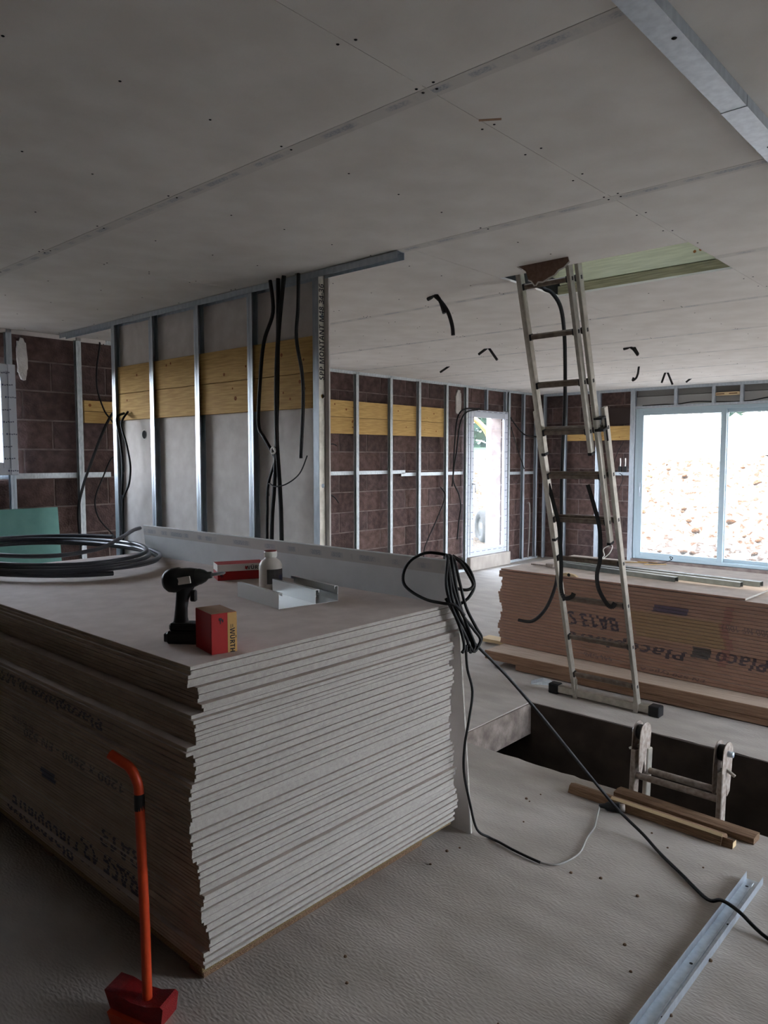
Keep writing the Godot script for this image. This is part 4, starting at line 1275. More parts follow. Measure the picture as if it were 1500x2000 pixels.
# ------------------------------------------------------------------ extension ladder up to the hatch
func build_ladder():
	var th := deg_to_rad(16.283)
	var root := thing("extension_ladder", "aluminium three-section extension ladder leaning up into the ceiling hatch", "ladder", Vector3(-1.958, 0.0, -4.70))
	var u := Vector3(-0.0054, cos(th), sin(th)).normalized()
	var n := Vector3(0, -sin(th), cos(th))
	root.basis = Basis(u.cross(n), u, n)
	# sections: [left, right, bottom, top, depth centre, first rung, rungs]
	var sp := 0.291
	var secs := [["lower_section", -0.478, 0.0, 0.0, 2.06, 0.0, 0.191, 7], ["middle_section", -0.437, -0.035, 1.225, 2.98, 0.05, 1.355, 6], ["upper_section", -0.398, -0.064, 1.812, 2.92, 0.10, 1.94, 4]]
	for si in 3:
		var e: Array = secs[si]
		var sec := Node3D.new()
		add(sec, e[0], root)
		var d: float = e[5]
		for side in [0, 1]:
			var g := G.new()
			var x0: float = e[1] if side == 0 else e[2] - 0.024
			g.cbox(Vector3(x0, e[3], d - 0.023), Vector3(x0 + 0.024, e[4], d + 0.023), 0.003)
			obj("stile", g, M.alu, sec)
			if si > 0:
				g = G.new()
				g.cbox(Vector3(x0 - 0.002, e[3] - 0.016, d - 0.026), Vector3(x0 + 0.026, e[3] + 0.004, d + 0.026), 0.004)
				obj("foot_cap", g, M.black_rubber, sec)
		for k in e[7]:
			var y: float = e[6] + k * sp
			if y > e[4] - 0.02: continue
			var g := G.new()
			g.cbox(Vector3(e[1] + 0.01, y - 0.015, d - 0.014), Vector3(e[2] - 0.01, y + 0.015, d + 0.014), 0.006)
			obj("rung", g, M.alu_rung, sec)
			# dark crimped socket of the rung on the outside of the right stile
			g = G.new()
			g.cbox(Vector3(e[2] - 0.002, y - 0.011, d - 0.008), Vector3(e[2] + 0.0012, y + 0.011, d + 0.008), 0.001)
			obj("rung_socket", g, M.black_plastic, sec)
			for cx in [e[1] + 0.02, e[2] - 0.034]:
				g = G.new()
				g.cbox(Vector3(cx, y - 0.019, d - 0.018), Vector3(cx + 0.014, y + 0.019, d + 0.018), 0.003)
				obj("rung_collar", g, M.black_plastic, sec)
	# guide hook joining lower and middle sections
	var g := G.new()
	g.cbox(Vector3(-0.05, 1.93, 0.02), Vector3(0.006, 1.945, 0.08), 0.002)
	g.cbox(Vector3(-0.006, 1.86, 0.02), Vector3(0.004, 2.0, 0.03), 0.002)
	g.cbox(Vector3(-0.05, 2.0, 0.022), Vector3(0.004, 2.012, 0.078), 0.002)
	obj("guide_hook", g, M.black_plastic, root)
	# stabiliser bar across the foot, lying flat on the floor
	var bar := Node3D.new()
	add(bar, "stabiliser_bar", root)
	bar.basis = root.basis.inverse()
	g = G.new()
	g.cbox(Vector3(-0.60, 0.012, -0.03), Vector3(0.07, 0.062, 0.03), 0.004)
	obj("tube", g, M.alu, bar)
	for k in 2:
		g = G.new()
		var x0 := -0.665 if k == 0 else 0.065
		g.cbox(Vector3(x0, 0.0, -0.038), Vector3(x0 + 0.075, 0.07, 0.038), 0.006)
		obj("rubber_foot", g, M.black_rubber, bar)
	g = G.new()
	for xx in [-0.458, -0.02]:
		g.cbox(Vector3(xx - 0.016, 0.0, 0.03), Vector3(xx + 0.016, 0.14, 0.036), 0.002)
	obj("bracket", g, M.alu, bar)
	# black belts: one each side
	for e in [[Vector3(-2.385, 1.515, -4.20), Vector3(-2.345, 1.36, -4.215), Vector3(-2.32, 1.24, -4.23), Vector3(-2.312, 1.0, -4.25), Vector3(-2.31, 0.85, -4.25), Vector3(-2.285, 0.785, -4.25), Vector3(-2.235, 0.80, -4.25), Vector3(-2.22, 0.825, -4.25)], [Vector3(-2.115, 1.515, -4.20), Vector3(-2.075, 1.38, -4.215), Vector3(-2.045, 1.24, -4.23), Vector3(-2.048, 1.06, -4.25), Vector3(-2.066, 0.965, -4.25), Vector3(-2.054, 0.875, -4.25), Vector3(-2.0, 0.79, -4.25), Vector3(-1.965, 0.77, -4.25), Vector3(-1.945, 0.80, -4.25)]]:
		var inv := root.transform.affine_inverse()
		var pts := spline(e, 5)
		g = G.new()
		g.sm = 1
		for i in pts.size() - 1:
			var w := Vector3(0.013, 0, 0.004)
			var a: Vector3 = pts[i]
			var b: Vector3 = pts[i + 1]
			var dd := (b - a).normalized()
			var ww := dd.cross(Vector3(0.2, 0, 1)).normalized() * 0.013 + w * 0.1
			for q in [[a - ww, a + ww, b + ww, b - ww, Vector3(0, 0, 1), 0.0015], [a - ww, a + ww, b + ww, b - ww, Vector3(0, 0, -1), -0.0015]]:
				var off := Vector3(0, 0, q[5])
				g.face([inv * (q[0] + off), inv * (q[1] + off), inv * (q[2] + off), inv * (q[3] + off)], inv.basis * q[4])
		obj("belt", g, M.black_rubber, root)

# ------------------------------------------------------------------ folding ladder standing in the pit
func build_pit_ladder():
	var root := thing("folding_ladder", "worn folding ladder with hinged joints sticking up out of the stair pit", "ladder", Vector3(-1.30, 0.0, -3.53))
	# two side frames, left and right; each has an outer leg, an inner leg behind it, and a hinge plate at the top
	root.rotation = Vector3(-0.10, -0.05, 0.02)
	for e in [[-0.20, 1.0], [0.225, -1.0]]:
		var x: float = e[0]
		var sx: float = e[1]
		var g := G.new()
		g.cbox(Vector3(x - 0.013, -2.2, -0.028), Vector3(x + 0.013, 0.22, 0.028), 0.004)
		obj("leg", g, M.alu_dirty, root)
		g = G.new()
		g.cbox(Vector3(x + sx * 0.03 - 0.012, -2.2, -0.105), Vector3(x + sx * 0.03 + 0.012, 0.22, -0.055), 0.004)
		obj("leg", g, M.alu, root)
		# hinge: rounded plates around a black spring drum
		var plate := PackedVector2Array()
		for k in 9:
			var a := PI * k / 8.0
			plate.append(Vector2(-0.035 + cos(a) * 0.06, 0.30 + sin(a) * 0.055))
		plate.append_array([Vector2(-0.088, 0.22), Vector2(-0.075, 0.12), Vector2(-0.045, 0.10), Vector2(-0.03, 0.17), Vector2(-0.01, 0.10), Vector2(0.025, 0.12), Vector2(0.03, 0.22)])
		for off in [-0.02, 0.02]:
			g = G.new()
			g.t = Transform3D(Basis(Vector3.UP, -PI / 2), Vector3(x + off + sx * 0.012, 0, 0))
			g.prism(plate, -0.002, 0.002)
			obj("hinge_plate", g, M.alu_dirty, root)
		g = G.new()
		g.t = Transform3D(Basis(Vector3(0, 0, 1), PI / 2), Vector3(x + sx * 0.012, 0.30, -0.035))
		g.lathe([Vector2(0, -0.019), Vector2(0.036, -0.019), Vector2(0.038, -0.01), Vector2(0.038, 0.01), Vector2(0.036, 0.019), Vector2(0, 0.019)], 18)
		obj("hinge_drum", g, M.black_plastic, root)
		g = G.new()
		g.t = Transform3D(Basis(Vector3(0, 0, 1), PI / 2), Vector3(x - sx * 0.008, 0.30, -0.035))
		g.lathe([Vector2(0, -0.025), Vector2(0.014, -0.025), Vector2(0.016, 0.025), Vector2(0, 0.025)], 12)
		obj("hinge_pin", g, M.steel, root)
		g = G.new()
		g.t = Transform3D(Basis(Vector3(0, 0, 1), 0.5 * sx), Vector3(x - sx * 0.02, 0.22, -0.03))
		g.cbox(Vector3(-0.03, -0.006, -0.008), Vector3(0.03, 0.006, 0.008), 0.002)
		obj("locking_lever", g, M.alu, root)
	for e in [[0.09, 0.0, -0.19, 0.215, M.alu_dirty], [0.105, -0.08, -0.16, 0.19, M.alu_dirty], [-0.2, 0.0, -0.19, 0.215, M.alu], [-0.49, 0.0, -0.19, 0.215, M.alu]]:
		var g := G.new()
		g.tube([Vector3(e[2], e[0], e[1]), Vector3(e[3], e[0], e[1])], 0.0165, 14)
		obj("rung", g, e[4], root)

# ------------------------------------------------------------------ orange lifting tool beside the near stack
func build_tool():
	var t := thing("board_lifter", "orange steel board lifter with bent handle and red wedge-shaped foot", "lifting tool", Vector3(-1.948, 0.0, -1.09))
	var g := G.new()
	g.tube(spline([Vector3(0.012, 0.05, 0), Vector3(0.008, 0.3, 0.0), Vector3(-0.004, 0.60, 0), Vector3(-0.008, 0.70, 0.0), Vector3(-0.014, 0.735, 0.004), Vector3(-0.032, 0.767, 0.012), Vector3(-0.062, 0.785, 0.026), Vector3(-0.094, 0.802, 0.042)], 6), 0.0145, 14)
	obj("handle_tube", g, M.orange, t)
	g = G.new()
	g.t = Transform3D(Basis(), Vector3(-0.0065, 0.672, 0))
	g.lathe([Vector2(0.0146, -0.028), Vector2(0.0152, -0.026), Vector2(0.0152, 0.012), Vector2(0.0146, 0.022)], 14)
	obj("worn_band", g, M.black_rubber, t)
	# foot: a red folded wedge, its left end tipped, standing on an orange rocker
	g = G.new()
	g.t = Transform3D(Basis(Vector3.UP, 0.42), Vector3(0, 0, 0))
	g.prism(PackedVector2Array([Vector2(-0.115, 0.092), Vector2(-0.07, 0.088), Vector2(-0.02, 0.072), Vector2(0.03, 0.070), Vector2(0.078, 0.082), Vector2(0.088, 0.075), Vector2(0.08, 0.018), Vector2(0.0, 0.022), Vector2(-0.095, 0.04)]), -0.04, 0.04)
	obj("wedge", g, M.red_paint, t)
	g = G.new()
	g.t = Transform3D(Basis(Vector3.UP, 0.42), Vector3(0, 0, 0.012))
	g.prism(PackedVector2Array([Vector2(-0.09, 0.038), Vector2(0.02, 0.022), Vector2(0.075, 0.018), Vector2(0.07, 0.0), Vector2(-0.075, 0.0)]), -0.045, 0.045)
	var rk := obj("rocker", g, M.orange, t)
	lettering("HIT", 0.022, M.ink, rk, Transform3D(Basis(Vector3.UP, 0.42), Vector3(0.03, 0.011, 0.058)), "lettering")

# ------------------------------------------------------------------ things lying on the floor
func build_floor_things():
	rail(Vector3(-0.806, 0.0015, -3.09), Vector3(-0.818, 0.0015, -1.35), Vector3.UP, 0.062, 0.03, M.steel, "metal U channel lying open side up on the floor at lower right", "", "metal_channel")
	var ch := get_node("metal_channel")
	var g := G.new()
	for k in 4:
		g = G.new()
		g.t = Transform3D(Basis(), Vector3(0.012 * (1 if k % 2 else -1), 0.0015, 0.06 + k * 0.3))
		g.lathe([Vector2(0, 0.0008), Vector2(0.0045, 0.0006), Vector2(0.006, 0)], 10)
		obj("screw_hole", g, M.dark, ch)
	g = G.new()
	g.t = along(Vector3(0, 0, 1), Vector3.UP, Vector3(0.0, 0.0012, 0.0))
	g.prism(PackedVector2Array([Vector2(-0.004, 0), Vector2(0.004, 0), Vector2(0.002, 0.0022), Vector2(-0.002, 0.0022)]), 0.02, 1.72)
	obj("rib", g, M.steel, ch)
	# two planks along the near edge of the pit
	var p := thing("wood_plank", "longer split plank with a pale front edge lying beside the stair pit", "plank", Vector3(-1.735, 0.0, -3.345), "planks beside the pit")
	p.rotation.y = -0.03
	p.rotation.z = 0.0
	g = G.new()
	g.t = along(Vector3(1, 0, 0), Vector3.UP, Vector3.ZERO)
	g.prism(PackedVector2Array([Vector2(-0.045, 0.004), Vector2(0.04, 0.0), Vector2(0.045, 0.012), Vector2(0.03, 0.03), Vector2(-0.012, 0.044), Vector2(-0.03, 0.036)]), 0.0, 0.74)
	g.prism(PackedVector2Array([Vector2(-0.035, 0.0), Vector2(0.01, 0.0), Vector2(0.012, 0.02), Vector2(-0.02, 0.034)]), 0.74, 0.785)
	obj("plank_body", g, M.old_wood, p)
	g = G.new()
	g.t = along(Vector3(1, 0, 0), Vector3.UP, Vector3.ZERO)
	g.prism(PackedVector2Array([Vector2(-0.0295, 0.0365), Vector2(-0.0125, 0.0445), Vector2(-0.0135, 0.046), Vector2(-0.031, 0.038)]), 0.22, 0.74)
	obj("split_edge", g, M.fresh_wood, p)
	g = G.new()
	g.box(Vector3(0.785, 0.001, -0.011), Vector3(0.7868, 0.026, 0.03))
	obj("sawn_end", g, M.fresh_wood, p)
	p = thing("wood_plank", "shorter grey-brown plank behind the split one at the stair pit's edge", "plank", Vector3(-1.545, 0.0, -3.452), "planks beside the pit")
	p.rotation.y = -0.045
	g = G.new()
	g.t = along(Vector3(1, 0, 0), Vector3.UP, Vector3.ZERO)
	g.prism(PackedVector2Array([Vector2(-0.04, 0.002), Vector2(0.035, 0.0), Vector2(0.037, 0.03), Vector2(0.0, 0.034), Vector2(-0.038, 0.028)]), 0.0, 0.655)
	obj("plank_body", g, M.old_wood, p)
	# plug of the grey lead, lying by the planks
	var pl := thing("cable_plug", "dark coupling plug on the floor at the end of the grey lead", "plug", Vector3(-1.49, 0.0, -3.262))
	pl.rotation.y = 0.5
	g = G.new()
	g.t = Transform3D(Basis(Vector3(0, 0, 1), -PI / 2), Vector3(0, 0.024, 0))
	g.lathe([Vector2(0, -0.055), Vector2(0.008, -0.055), Vector2(0.012, -0.03), Vector2(0.021, -0.015), Vector2(0.022, 0.03), Vector2(0.024, 0.032), Vector2(0.024, 0.04), Vector2(0, 0.04)], 14)
	obj("body", g, M.black_rubber, pl)
	g = G.new()
	g.t = Transform3D(Basis(Vector3(0, 0, 1), -PI / 2), Vector3(0.045, 0.024, 0.0))
	g.lathe([Vector2(0, -0.01), Vector2(0.0175, -0.01), Vector2(0.0175, 0.018), Vector2(0, 0.018)], 14)
	obj("socket_ring", g, M.alu_dirty, pl)
	# scraps in front of the far timbers
	g = G.new()
	g.t = Transform3D(Basis(Vector3.UP, 0.5), Vector3(-2.77, 0.0, -4.83))
	g.prism(PackedVector2Array([Vector2(-0.08, 0.0), Vector2(0.08, 0.0), Vector2(0.06, 0.018), Vector2(0.01, 0.03), Vector2(-0.05, 0.012)]), -0.04, 0.05)
	tag(obj("foil_scrap", g, M.steel_soft), "crumpled silvery scrap on the floor left of the ladder's foot", "scrap")
	# crumbs scattered on the slab
	for i in 26:
		var c := Vector3(rng.randf_range(-1.9, -0.5), 0.0, rng.randf_range(-3.3, -1.3))
		var r := rng.randf_range(0.003, 0.008)
		g = G.new()
		g.lathe([Vector2(0, 0), Vector2(r, 0), Vector2(r * 0.8, r * 0.7), Vector2(0, r)], 6, false)
		var o := obj("crumb", g, M.crumb)
		o.position = c
		o.rotation.y = rng.randf() * TAU
		tag(o, "small brown crumb of dirt on the concrete floor", "crumb", "dirt crumbs on the floor")

# ------------------------------------------------------------------ things on the near stack
func build_stack_things():
	var T := 1.0675
	# impact driver standing on its battery, nose to the right
	var d := thing("impact_driver", "black cordless impact driver standing on its battery", "drill", Vector3(-2.125, T, -1.36))
	d.rotation.y = 0.62
	var g := G.new()
	g.cbox(Vector3(-0.05, 0.0, -0.036), Vector3(0.062, 0.042, 0.036), 0.008)
	g.cbox(Vector3(-0.058, 0.006, -0.03), Vector3(-0.045, 0.034, 0.03), 0.004)
	obj("battery", g, M.black_plastic, d)
	g = G.new()
	g.cbox(Vector3(-0.04, 0.0425, -0.03), Vector3(0.055, 0.068, 0.03), 0.008)
	g.cbox(Vector3(0.056, 0.05, -0.02), Vector3(0.066, 0.062, 0.02), 0.004)
	obj("base_foot", g, M.black_rubber, d)
	g = G.new()
	g.sm = 1
	var prof := [[0.068, -0.008, 0.026, 0.020], [0.085, -0.008, 0.023, 0.018], [0.115, -0.006, 0.021, 0.0175], [0.145, -0.002, 0.022, 0.018], [0.17, 0.004, 0.026, 0.019], [0.188, 0.008, 0.034, 0.021]]
	for i in prof.size() - 1:
		for k in 14:
			var pts := []
			for q in [[i, k], [i, k + 1], [i + 1, k + 1], [i + 1, k]]:
				var e: Array = prof[q[0]]
				var a: float = TAU * q[1] / 14.0
				pts.append(Vector3(e[1] + cos(a) * e[2], e[0], sin(a) * e[3]))
			var mid := Vector3((prof[i][1] + prof[i + 1][1]) * 0.5, (prof[i][0] + prof[i + 1][0]) * 0.5, 0)
			g.face(pts, (pts[0] + pts[1] + pts[2] + pts[3]) * 0.25 - mid)
	obj("grip", g, M.black_rubber, d)
	g = G.new()
	g.t = Transform3D(Basis(Vector3(0, 0, 1), -PI / 2 + 0.16), Vector3(0.0, 0.212, 0))
	g.lathe([Vector2(0, -0.064), Vector2(0.026, -0.062), Vector2(0.037, -0.05), Vector2(0.041, -0.032), Vector2(0.041, -0.008), Vector2(0.037, -0.002), Vector2(0.034, 0.03), Vector2(0.028, 0.052)], 22)
	obj("motor_housing", g, M.black_plastic, d)
	g = G.new()
	g.t = Transform3D(Basis(Vector3(0, 0, 1), -PI / 2 + 0.16), Vector3(0.0, 0.212, 0))
	g.lathe([Vector2(0.0275, 0.05), Vector2(0.0265, 0.062), Vector2(0.020, 0.078), Vector2(0.012, 0.088), Vector2(0.011, 0.1), Vector2(0, 0.1)], 22)
	obj("gear_nose", g, M.nose, d)
	g = G.new()
	g.t = Transform3D(Basis(Vector3(0, 0, 1), -PI / 2 + 0.16), Vector3(0.0, 0.212, 0))
	g.lathe([Vector2(0, 0.1), Vector2(0.0055, 0.1), Vector2(0.0055, 0.142), Vector2(0.003, 0.146), Vector2(0, 0.15)], 10)
	obj("bit", g, M.steel, d)
	g = G.new()
	g.t = Transform3D(Basis(Vector3(0, 0, 1), 0.16), Vector3(0.0, 0.212, 0))
	g.cbox(Vector3(-0.004, -0.014, 0.0315), Vector3(0.04, 0.010, 0.0365), 0.002)
	obj("name_plate", g, M.white_card, d)
	g = G.new()
	g.cbox(Vector3(0.026, 0.138, -0.009), Vector3(0.047, 0.176, 0.009), 0.005)
	obj("trigger", g, M.black_plastic, d)
	# red and cream carton beside it
	var b := thing("screw_carton", "upright red and cream carton of screws in front of the drill", "box", Vector3(-1.971, T, -1.380))
	b.rotation.y = 1.35
	carton(b, 0.085, 0.128, 0.13)
	# long red and white carton at the back
	var c := thing("screw_carton", "low wide red and white carton near the leaning sheet", "box", Vector3(-3.069, T, -2.296))
	c.rotation.y = 1.125
	g = G.new()
	g.cbox(Vector3(-0.12, 0.0, -0.06), Vector3(0.12, 0.044, 0.06), 0.002)
	obj("lower_box", g, M.red_card, c)
	g = G.new()
	g.cbox(Vector3(-0.12, 0.0441, -0.06), Vector3(0.12, 0.08, 0.06), 0.002)
	var up := obj("upper_box", g, M.white_card, c)
	g = G.new()
	g.box(Vector3(-0.119, 0.0801, -0.059), Vector3(0.119, 0.0806, 0.059))
	obj("top_print", g, M.red_card, up)
	lettering("WÜRTH", 0.018, M.ink, up, Transform3D(Basis(), Vector3(0.07, 0.059, 0.0604)), "lettering", 1.15)
	g = G.new()
	g.box(Vector3(0.018, 0.053, 0.0602), Vector3(0.03, 0.066, 0.0608))
	obj("logo_square", g, M.red_card, up)
	screw_icon(c, Transform3D(Basis(), Vector3(-0.10, 0.02, 0.0604)))
	# bottle of glue with a pale cap
	var bt := thing("glue_bottle", "white plastic bottle with dark label and reddish cap", "bottle", Vector3(-2.70, T, -2.20))
	bt.rotation.y = 0.4
	g = G.new()
	g.lathe([Vector2(0, 0), Vector2(0.05, 0), Vector2(0.054, 0.006), Vector2(0.054, 0.085), Vector2(0.053, 0.115), Vector2(0.044, 0.132), Vector2(0.030, 0.142), Vector2(0.027, 0.146), Vector2(0.027, 0.152), Vector2(0, 0.152)], 28)
	obj("body", g, M.bottle, bt)
	g = G.new()
	for k in 9:
		var a0 := -0.35 + 1.75 * k / 9.0
		var a1 := -0.35 + 1.75 * (k + 1) / 9.0
		g.face([Vector3(cos(a0) * 0.0546, 0.03, sin(a0) * 0.0546), Vector3(cos(a1) * 0.0546, 0.03, sin(a1) * 0.0546), Vector3(cos(a1) * 0.0546, 0.098, sin(a1) * 0.0546), Vector3(cos(a0) * 0.0546, 0.098, sin(a0) * 0.0546)], Vector3(cos(a0), 0, sin(a0)))
	obj("label_panel", g, M.label_dark, bt)
	g = G.new()
	for k in 4:
		var a0 := -0.6 + 0.9 * k / 4.0
		var a1 := -0.6 + 0.9 * (k + 1) / 4.0
		g.face([Vector3(cos(a0) * 0.055, 0.028, sin(a0) * 0.055), Vector3(cos(a1) * 0.055, 0.028, sin(a1) * 0.055), Vector3(cos(a1) * 0.055, 0.07, sin(a1) * 0.055), Vector3(cos(a0) * 0.055, 0.07, sin(a0) * 0.055)], Vector3(cos(a0), 0, sin(a0)))
	obj("label_corner", g, M.label_blue, bt)
	g = G.new()
	g.lathe([Vector2(0.029, 0.150), Vector2(0.030, 0.152), Vector2(0.030, 0.176), Vector2(0.028, 0.178)], 24)
	for k in 24:
		var a := TAU * k / 24
		g.t = Transform3D(Basis(Vector3.UP, -a), Vector3.ZERO)
		g.box(Vector3(0.0295, 0.153, -0.0014), Vector3(0.031, 0.174, 0.0014))
	g.t = Transform3D()
	obj("cap", g, M.white_plastic, bt)
	g = G.new()
	g.lathe([Vector2(0.029, 0.1775), Vector2(0.0285, 0.181), Vector2(0, 0.181)], 24)
	obj("cap_top", g, M.cap_top, bt)
	# bright aluminium track offcut: floor plate, two outer walls with curled lips, one wall between
	var tr := thing("track_offcut", "short bright offcut of metal track with three upright walls", "offcut", Vector3(-2.455, T + 0.0005, -2.09))
	tr.rotation.y = 1.40
	var L := 0.18
	var al: Material = M.bright
	g = G.new()
	g.box(Vector3(-0.145, 0.0, -L), Vector3(0.145, 0.0016, L))
	obj("floor_plate", g, al, tr)
	for e in [[-0.145, 1.0, 0.064], [0.145, -1.0, 0.066], [0.03, 1.0, 0.06]]:
		var x: float = e[0]
		var sg: float = e[1]
		g = G.new()
		g.prism(PackedVector2Array([Vector2(x, 0.0017), Vector2(x, e[2]), Vector2(x + sg * 0.018, e[2]), Vector2(x + sg * 0.018, e[2] - 0.012), Vector2(x + sg * 0.0165, e[2] - 0.012), Vector2(x + sg * 0.0165, e[2] - 0.0015), Vector2(x + sg * 0.0016, e[2] - 0.0015), Vector2(x + sg * 0.0016, 0.036), Vector2(x + sg * 0.006, 0.033), Vector2(x + sg * 0.0016, 0.030), Vector2(x + sg * 0.0016, 0.0017)]), -L, L)
		obj("track_wall", g, al, tr)
	# coil of stiff grey conduit
	var pts := []
	var c0 := Vector3(-4.42, T + 0.021, -1.89)
	for k in 150:
		var a := TAU * k / 30.0
		var turn := k / 30.0
		var rx := 0.86 - 0.05 * sin(turn * 2.1) - 0.03 * turn * 0.3
		var rz := 0.53 - 0.045 * cos(turn * 1.7 + 1.0)
		pts.append(c0 + Vector3(cos(a) * rx, turn * 0.013 + 0.006 * sin(a * 2.0 + turn), sin(a) * rz) + Vector3(0.03 * sin(turn * 3.0), 0, 0.02 * cos(turn * 2.0)))
	# last turn springs up and ends in the air, pointing at the partition
	pts.append_array([Vector3(-4.15, T + 0.085, -1.50), Vector3(-4.08, T + 0.08, -1.75)])
	pts = pts.slice(0, 142)
	var tail := [Vector3(-4.50, T + 0.095, -1.50), Vector3(-4.30, T + 0.07, -1.63), Vector3(-4.15, T + 0.062, -1.85), Vector3(-4.17, T + 0.075, -2.10), Vector3(-4.33, T + 0.105, -2.32), Vector3(-4.52, T + 0.13, -2.52), Vector3(-4.60, T + 0.135, -2.62)]
	var co := obj("conduit_coil", tube_mesh(pts, 0.0125, 10, 2), M.grey_conduit)
	tag(co, "loose coil of stiff dark grey conduit on the left of the near stack", "conduit coil")
	var ge := G.new()
	ge.tube(spline(tail, 6), 0.0125, 10)
	obj("free_end", ge, M.grey_conduit, co)
	g = G.new()
	g.t = along((tail[6] - tail[5]).normalized(), Vector3.UP, tail[6])
	g.prism(PackedVector2Array([Vector2(0.009, 0), Vector2(0.006, 0.006), Vector2(0, 0.009), Vector2(-0.006, 0.006), Vector2(-0.009, 0), Vector2(-0.006, -0.006), Vector2(0, -0.009), Vector2(0.006, -0.006)]), 0.0, 0.0006)
	obj("open_bore", g, M.dark, co)

func screw_icon(parent: Node, tr: Transform3D):
	var g := G.new()
	g.t = tr
	g.box(Vector3(-0.007, 0.003, 0), Vector3(0.003, 0.011, 0.0006))
	g.box(Vector3(-0.003, -0.008, 0), Vector3(0.0, 0.003, 0.0006))
	g.box(Vector3(0.004, -0.003, 0), Vector3(0.008, 0.006, 0.0006))
	obj("screw_icon", g, M.ink, parent)

func carton(b: Node3D, w: float, h: float, d: float):
	var g := G.new()
	g.cbox(Vector3(-w / 2, 0, -d / 2), Vector3(w / 2, h, d / 2), 0.0015)
	obj("carton_body", g, M.red_card, b)
	g = G.new()
	g.box(Vector3(w * 0.14, 0.0006, d / 2), Vector3(w / 2 + 0.0004, h - 0.0008, d / 2 + 0.0005))
	var cp := obj("cream_panel", g, M.yellow_card, b)
	lettering("WÜRTH", 0.016, M.ink, cp, Transform3D(Basis(Vector3(0, -1, 0), Vector3(1, 0, 0), Vector3(0, 0, 1)), Vector3(w * 0.32, h * 0.30, d / 2 + 0.0009)))
	g = G.new()
	g.box(Vector3(w * 0.26, h * 0.60, d / 2 + 0.0005), Vector3(w * 0.28, h * 0.70, d / 2 + 0.0009))
	g.box(Vector3(w * 0.33, h * 0.62, d / 2 + 0.0005), Vector3(w * 0.35, h * 0.70, d / 2 + 0.0009))
	obj("small_print", g, M.ink, cp)
	g = G.new()
	g.box(Vector3(-w / 2 + 0.001, h, -d / 2 + 0.001), Vector3(w / 2 - 0.001, h + 0.0006, d / 2 - 0.001))
	obj("lid", g, M.brown_card, b)
	screw_icon(b, Transform3D(Basis(), Vector3(-w * 0.12, h * 0.80, d / 2 + 0.0002)))

# ------------------------------------------------------------------ cables and conduits
func cable(called: String, label: String, group: String, paths: Array, r: float, m: Material, part := "strand") -> Node3D:
	if paths.size() == 1:
		var o := obj(called, tube_mesh(paths[0], r), m)
		return tag(o, label, "cable", group)
	var t := thing(called, label, "cable", Vector3.ZERO, group)
	for p in paths: obj(part, tube_mesh(p, r), m, t)
	return t

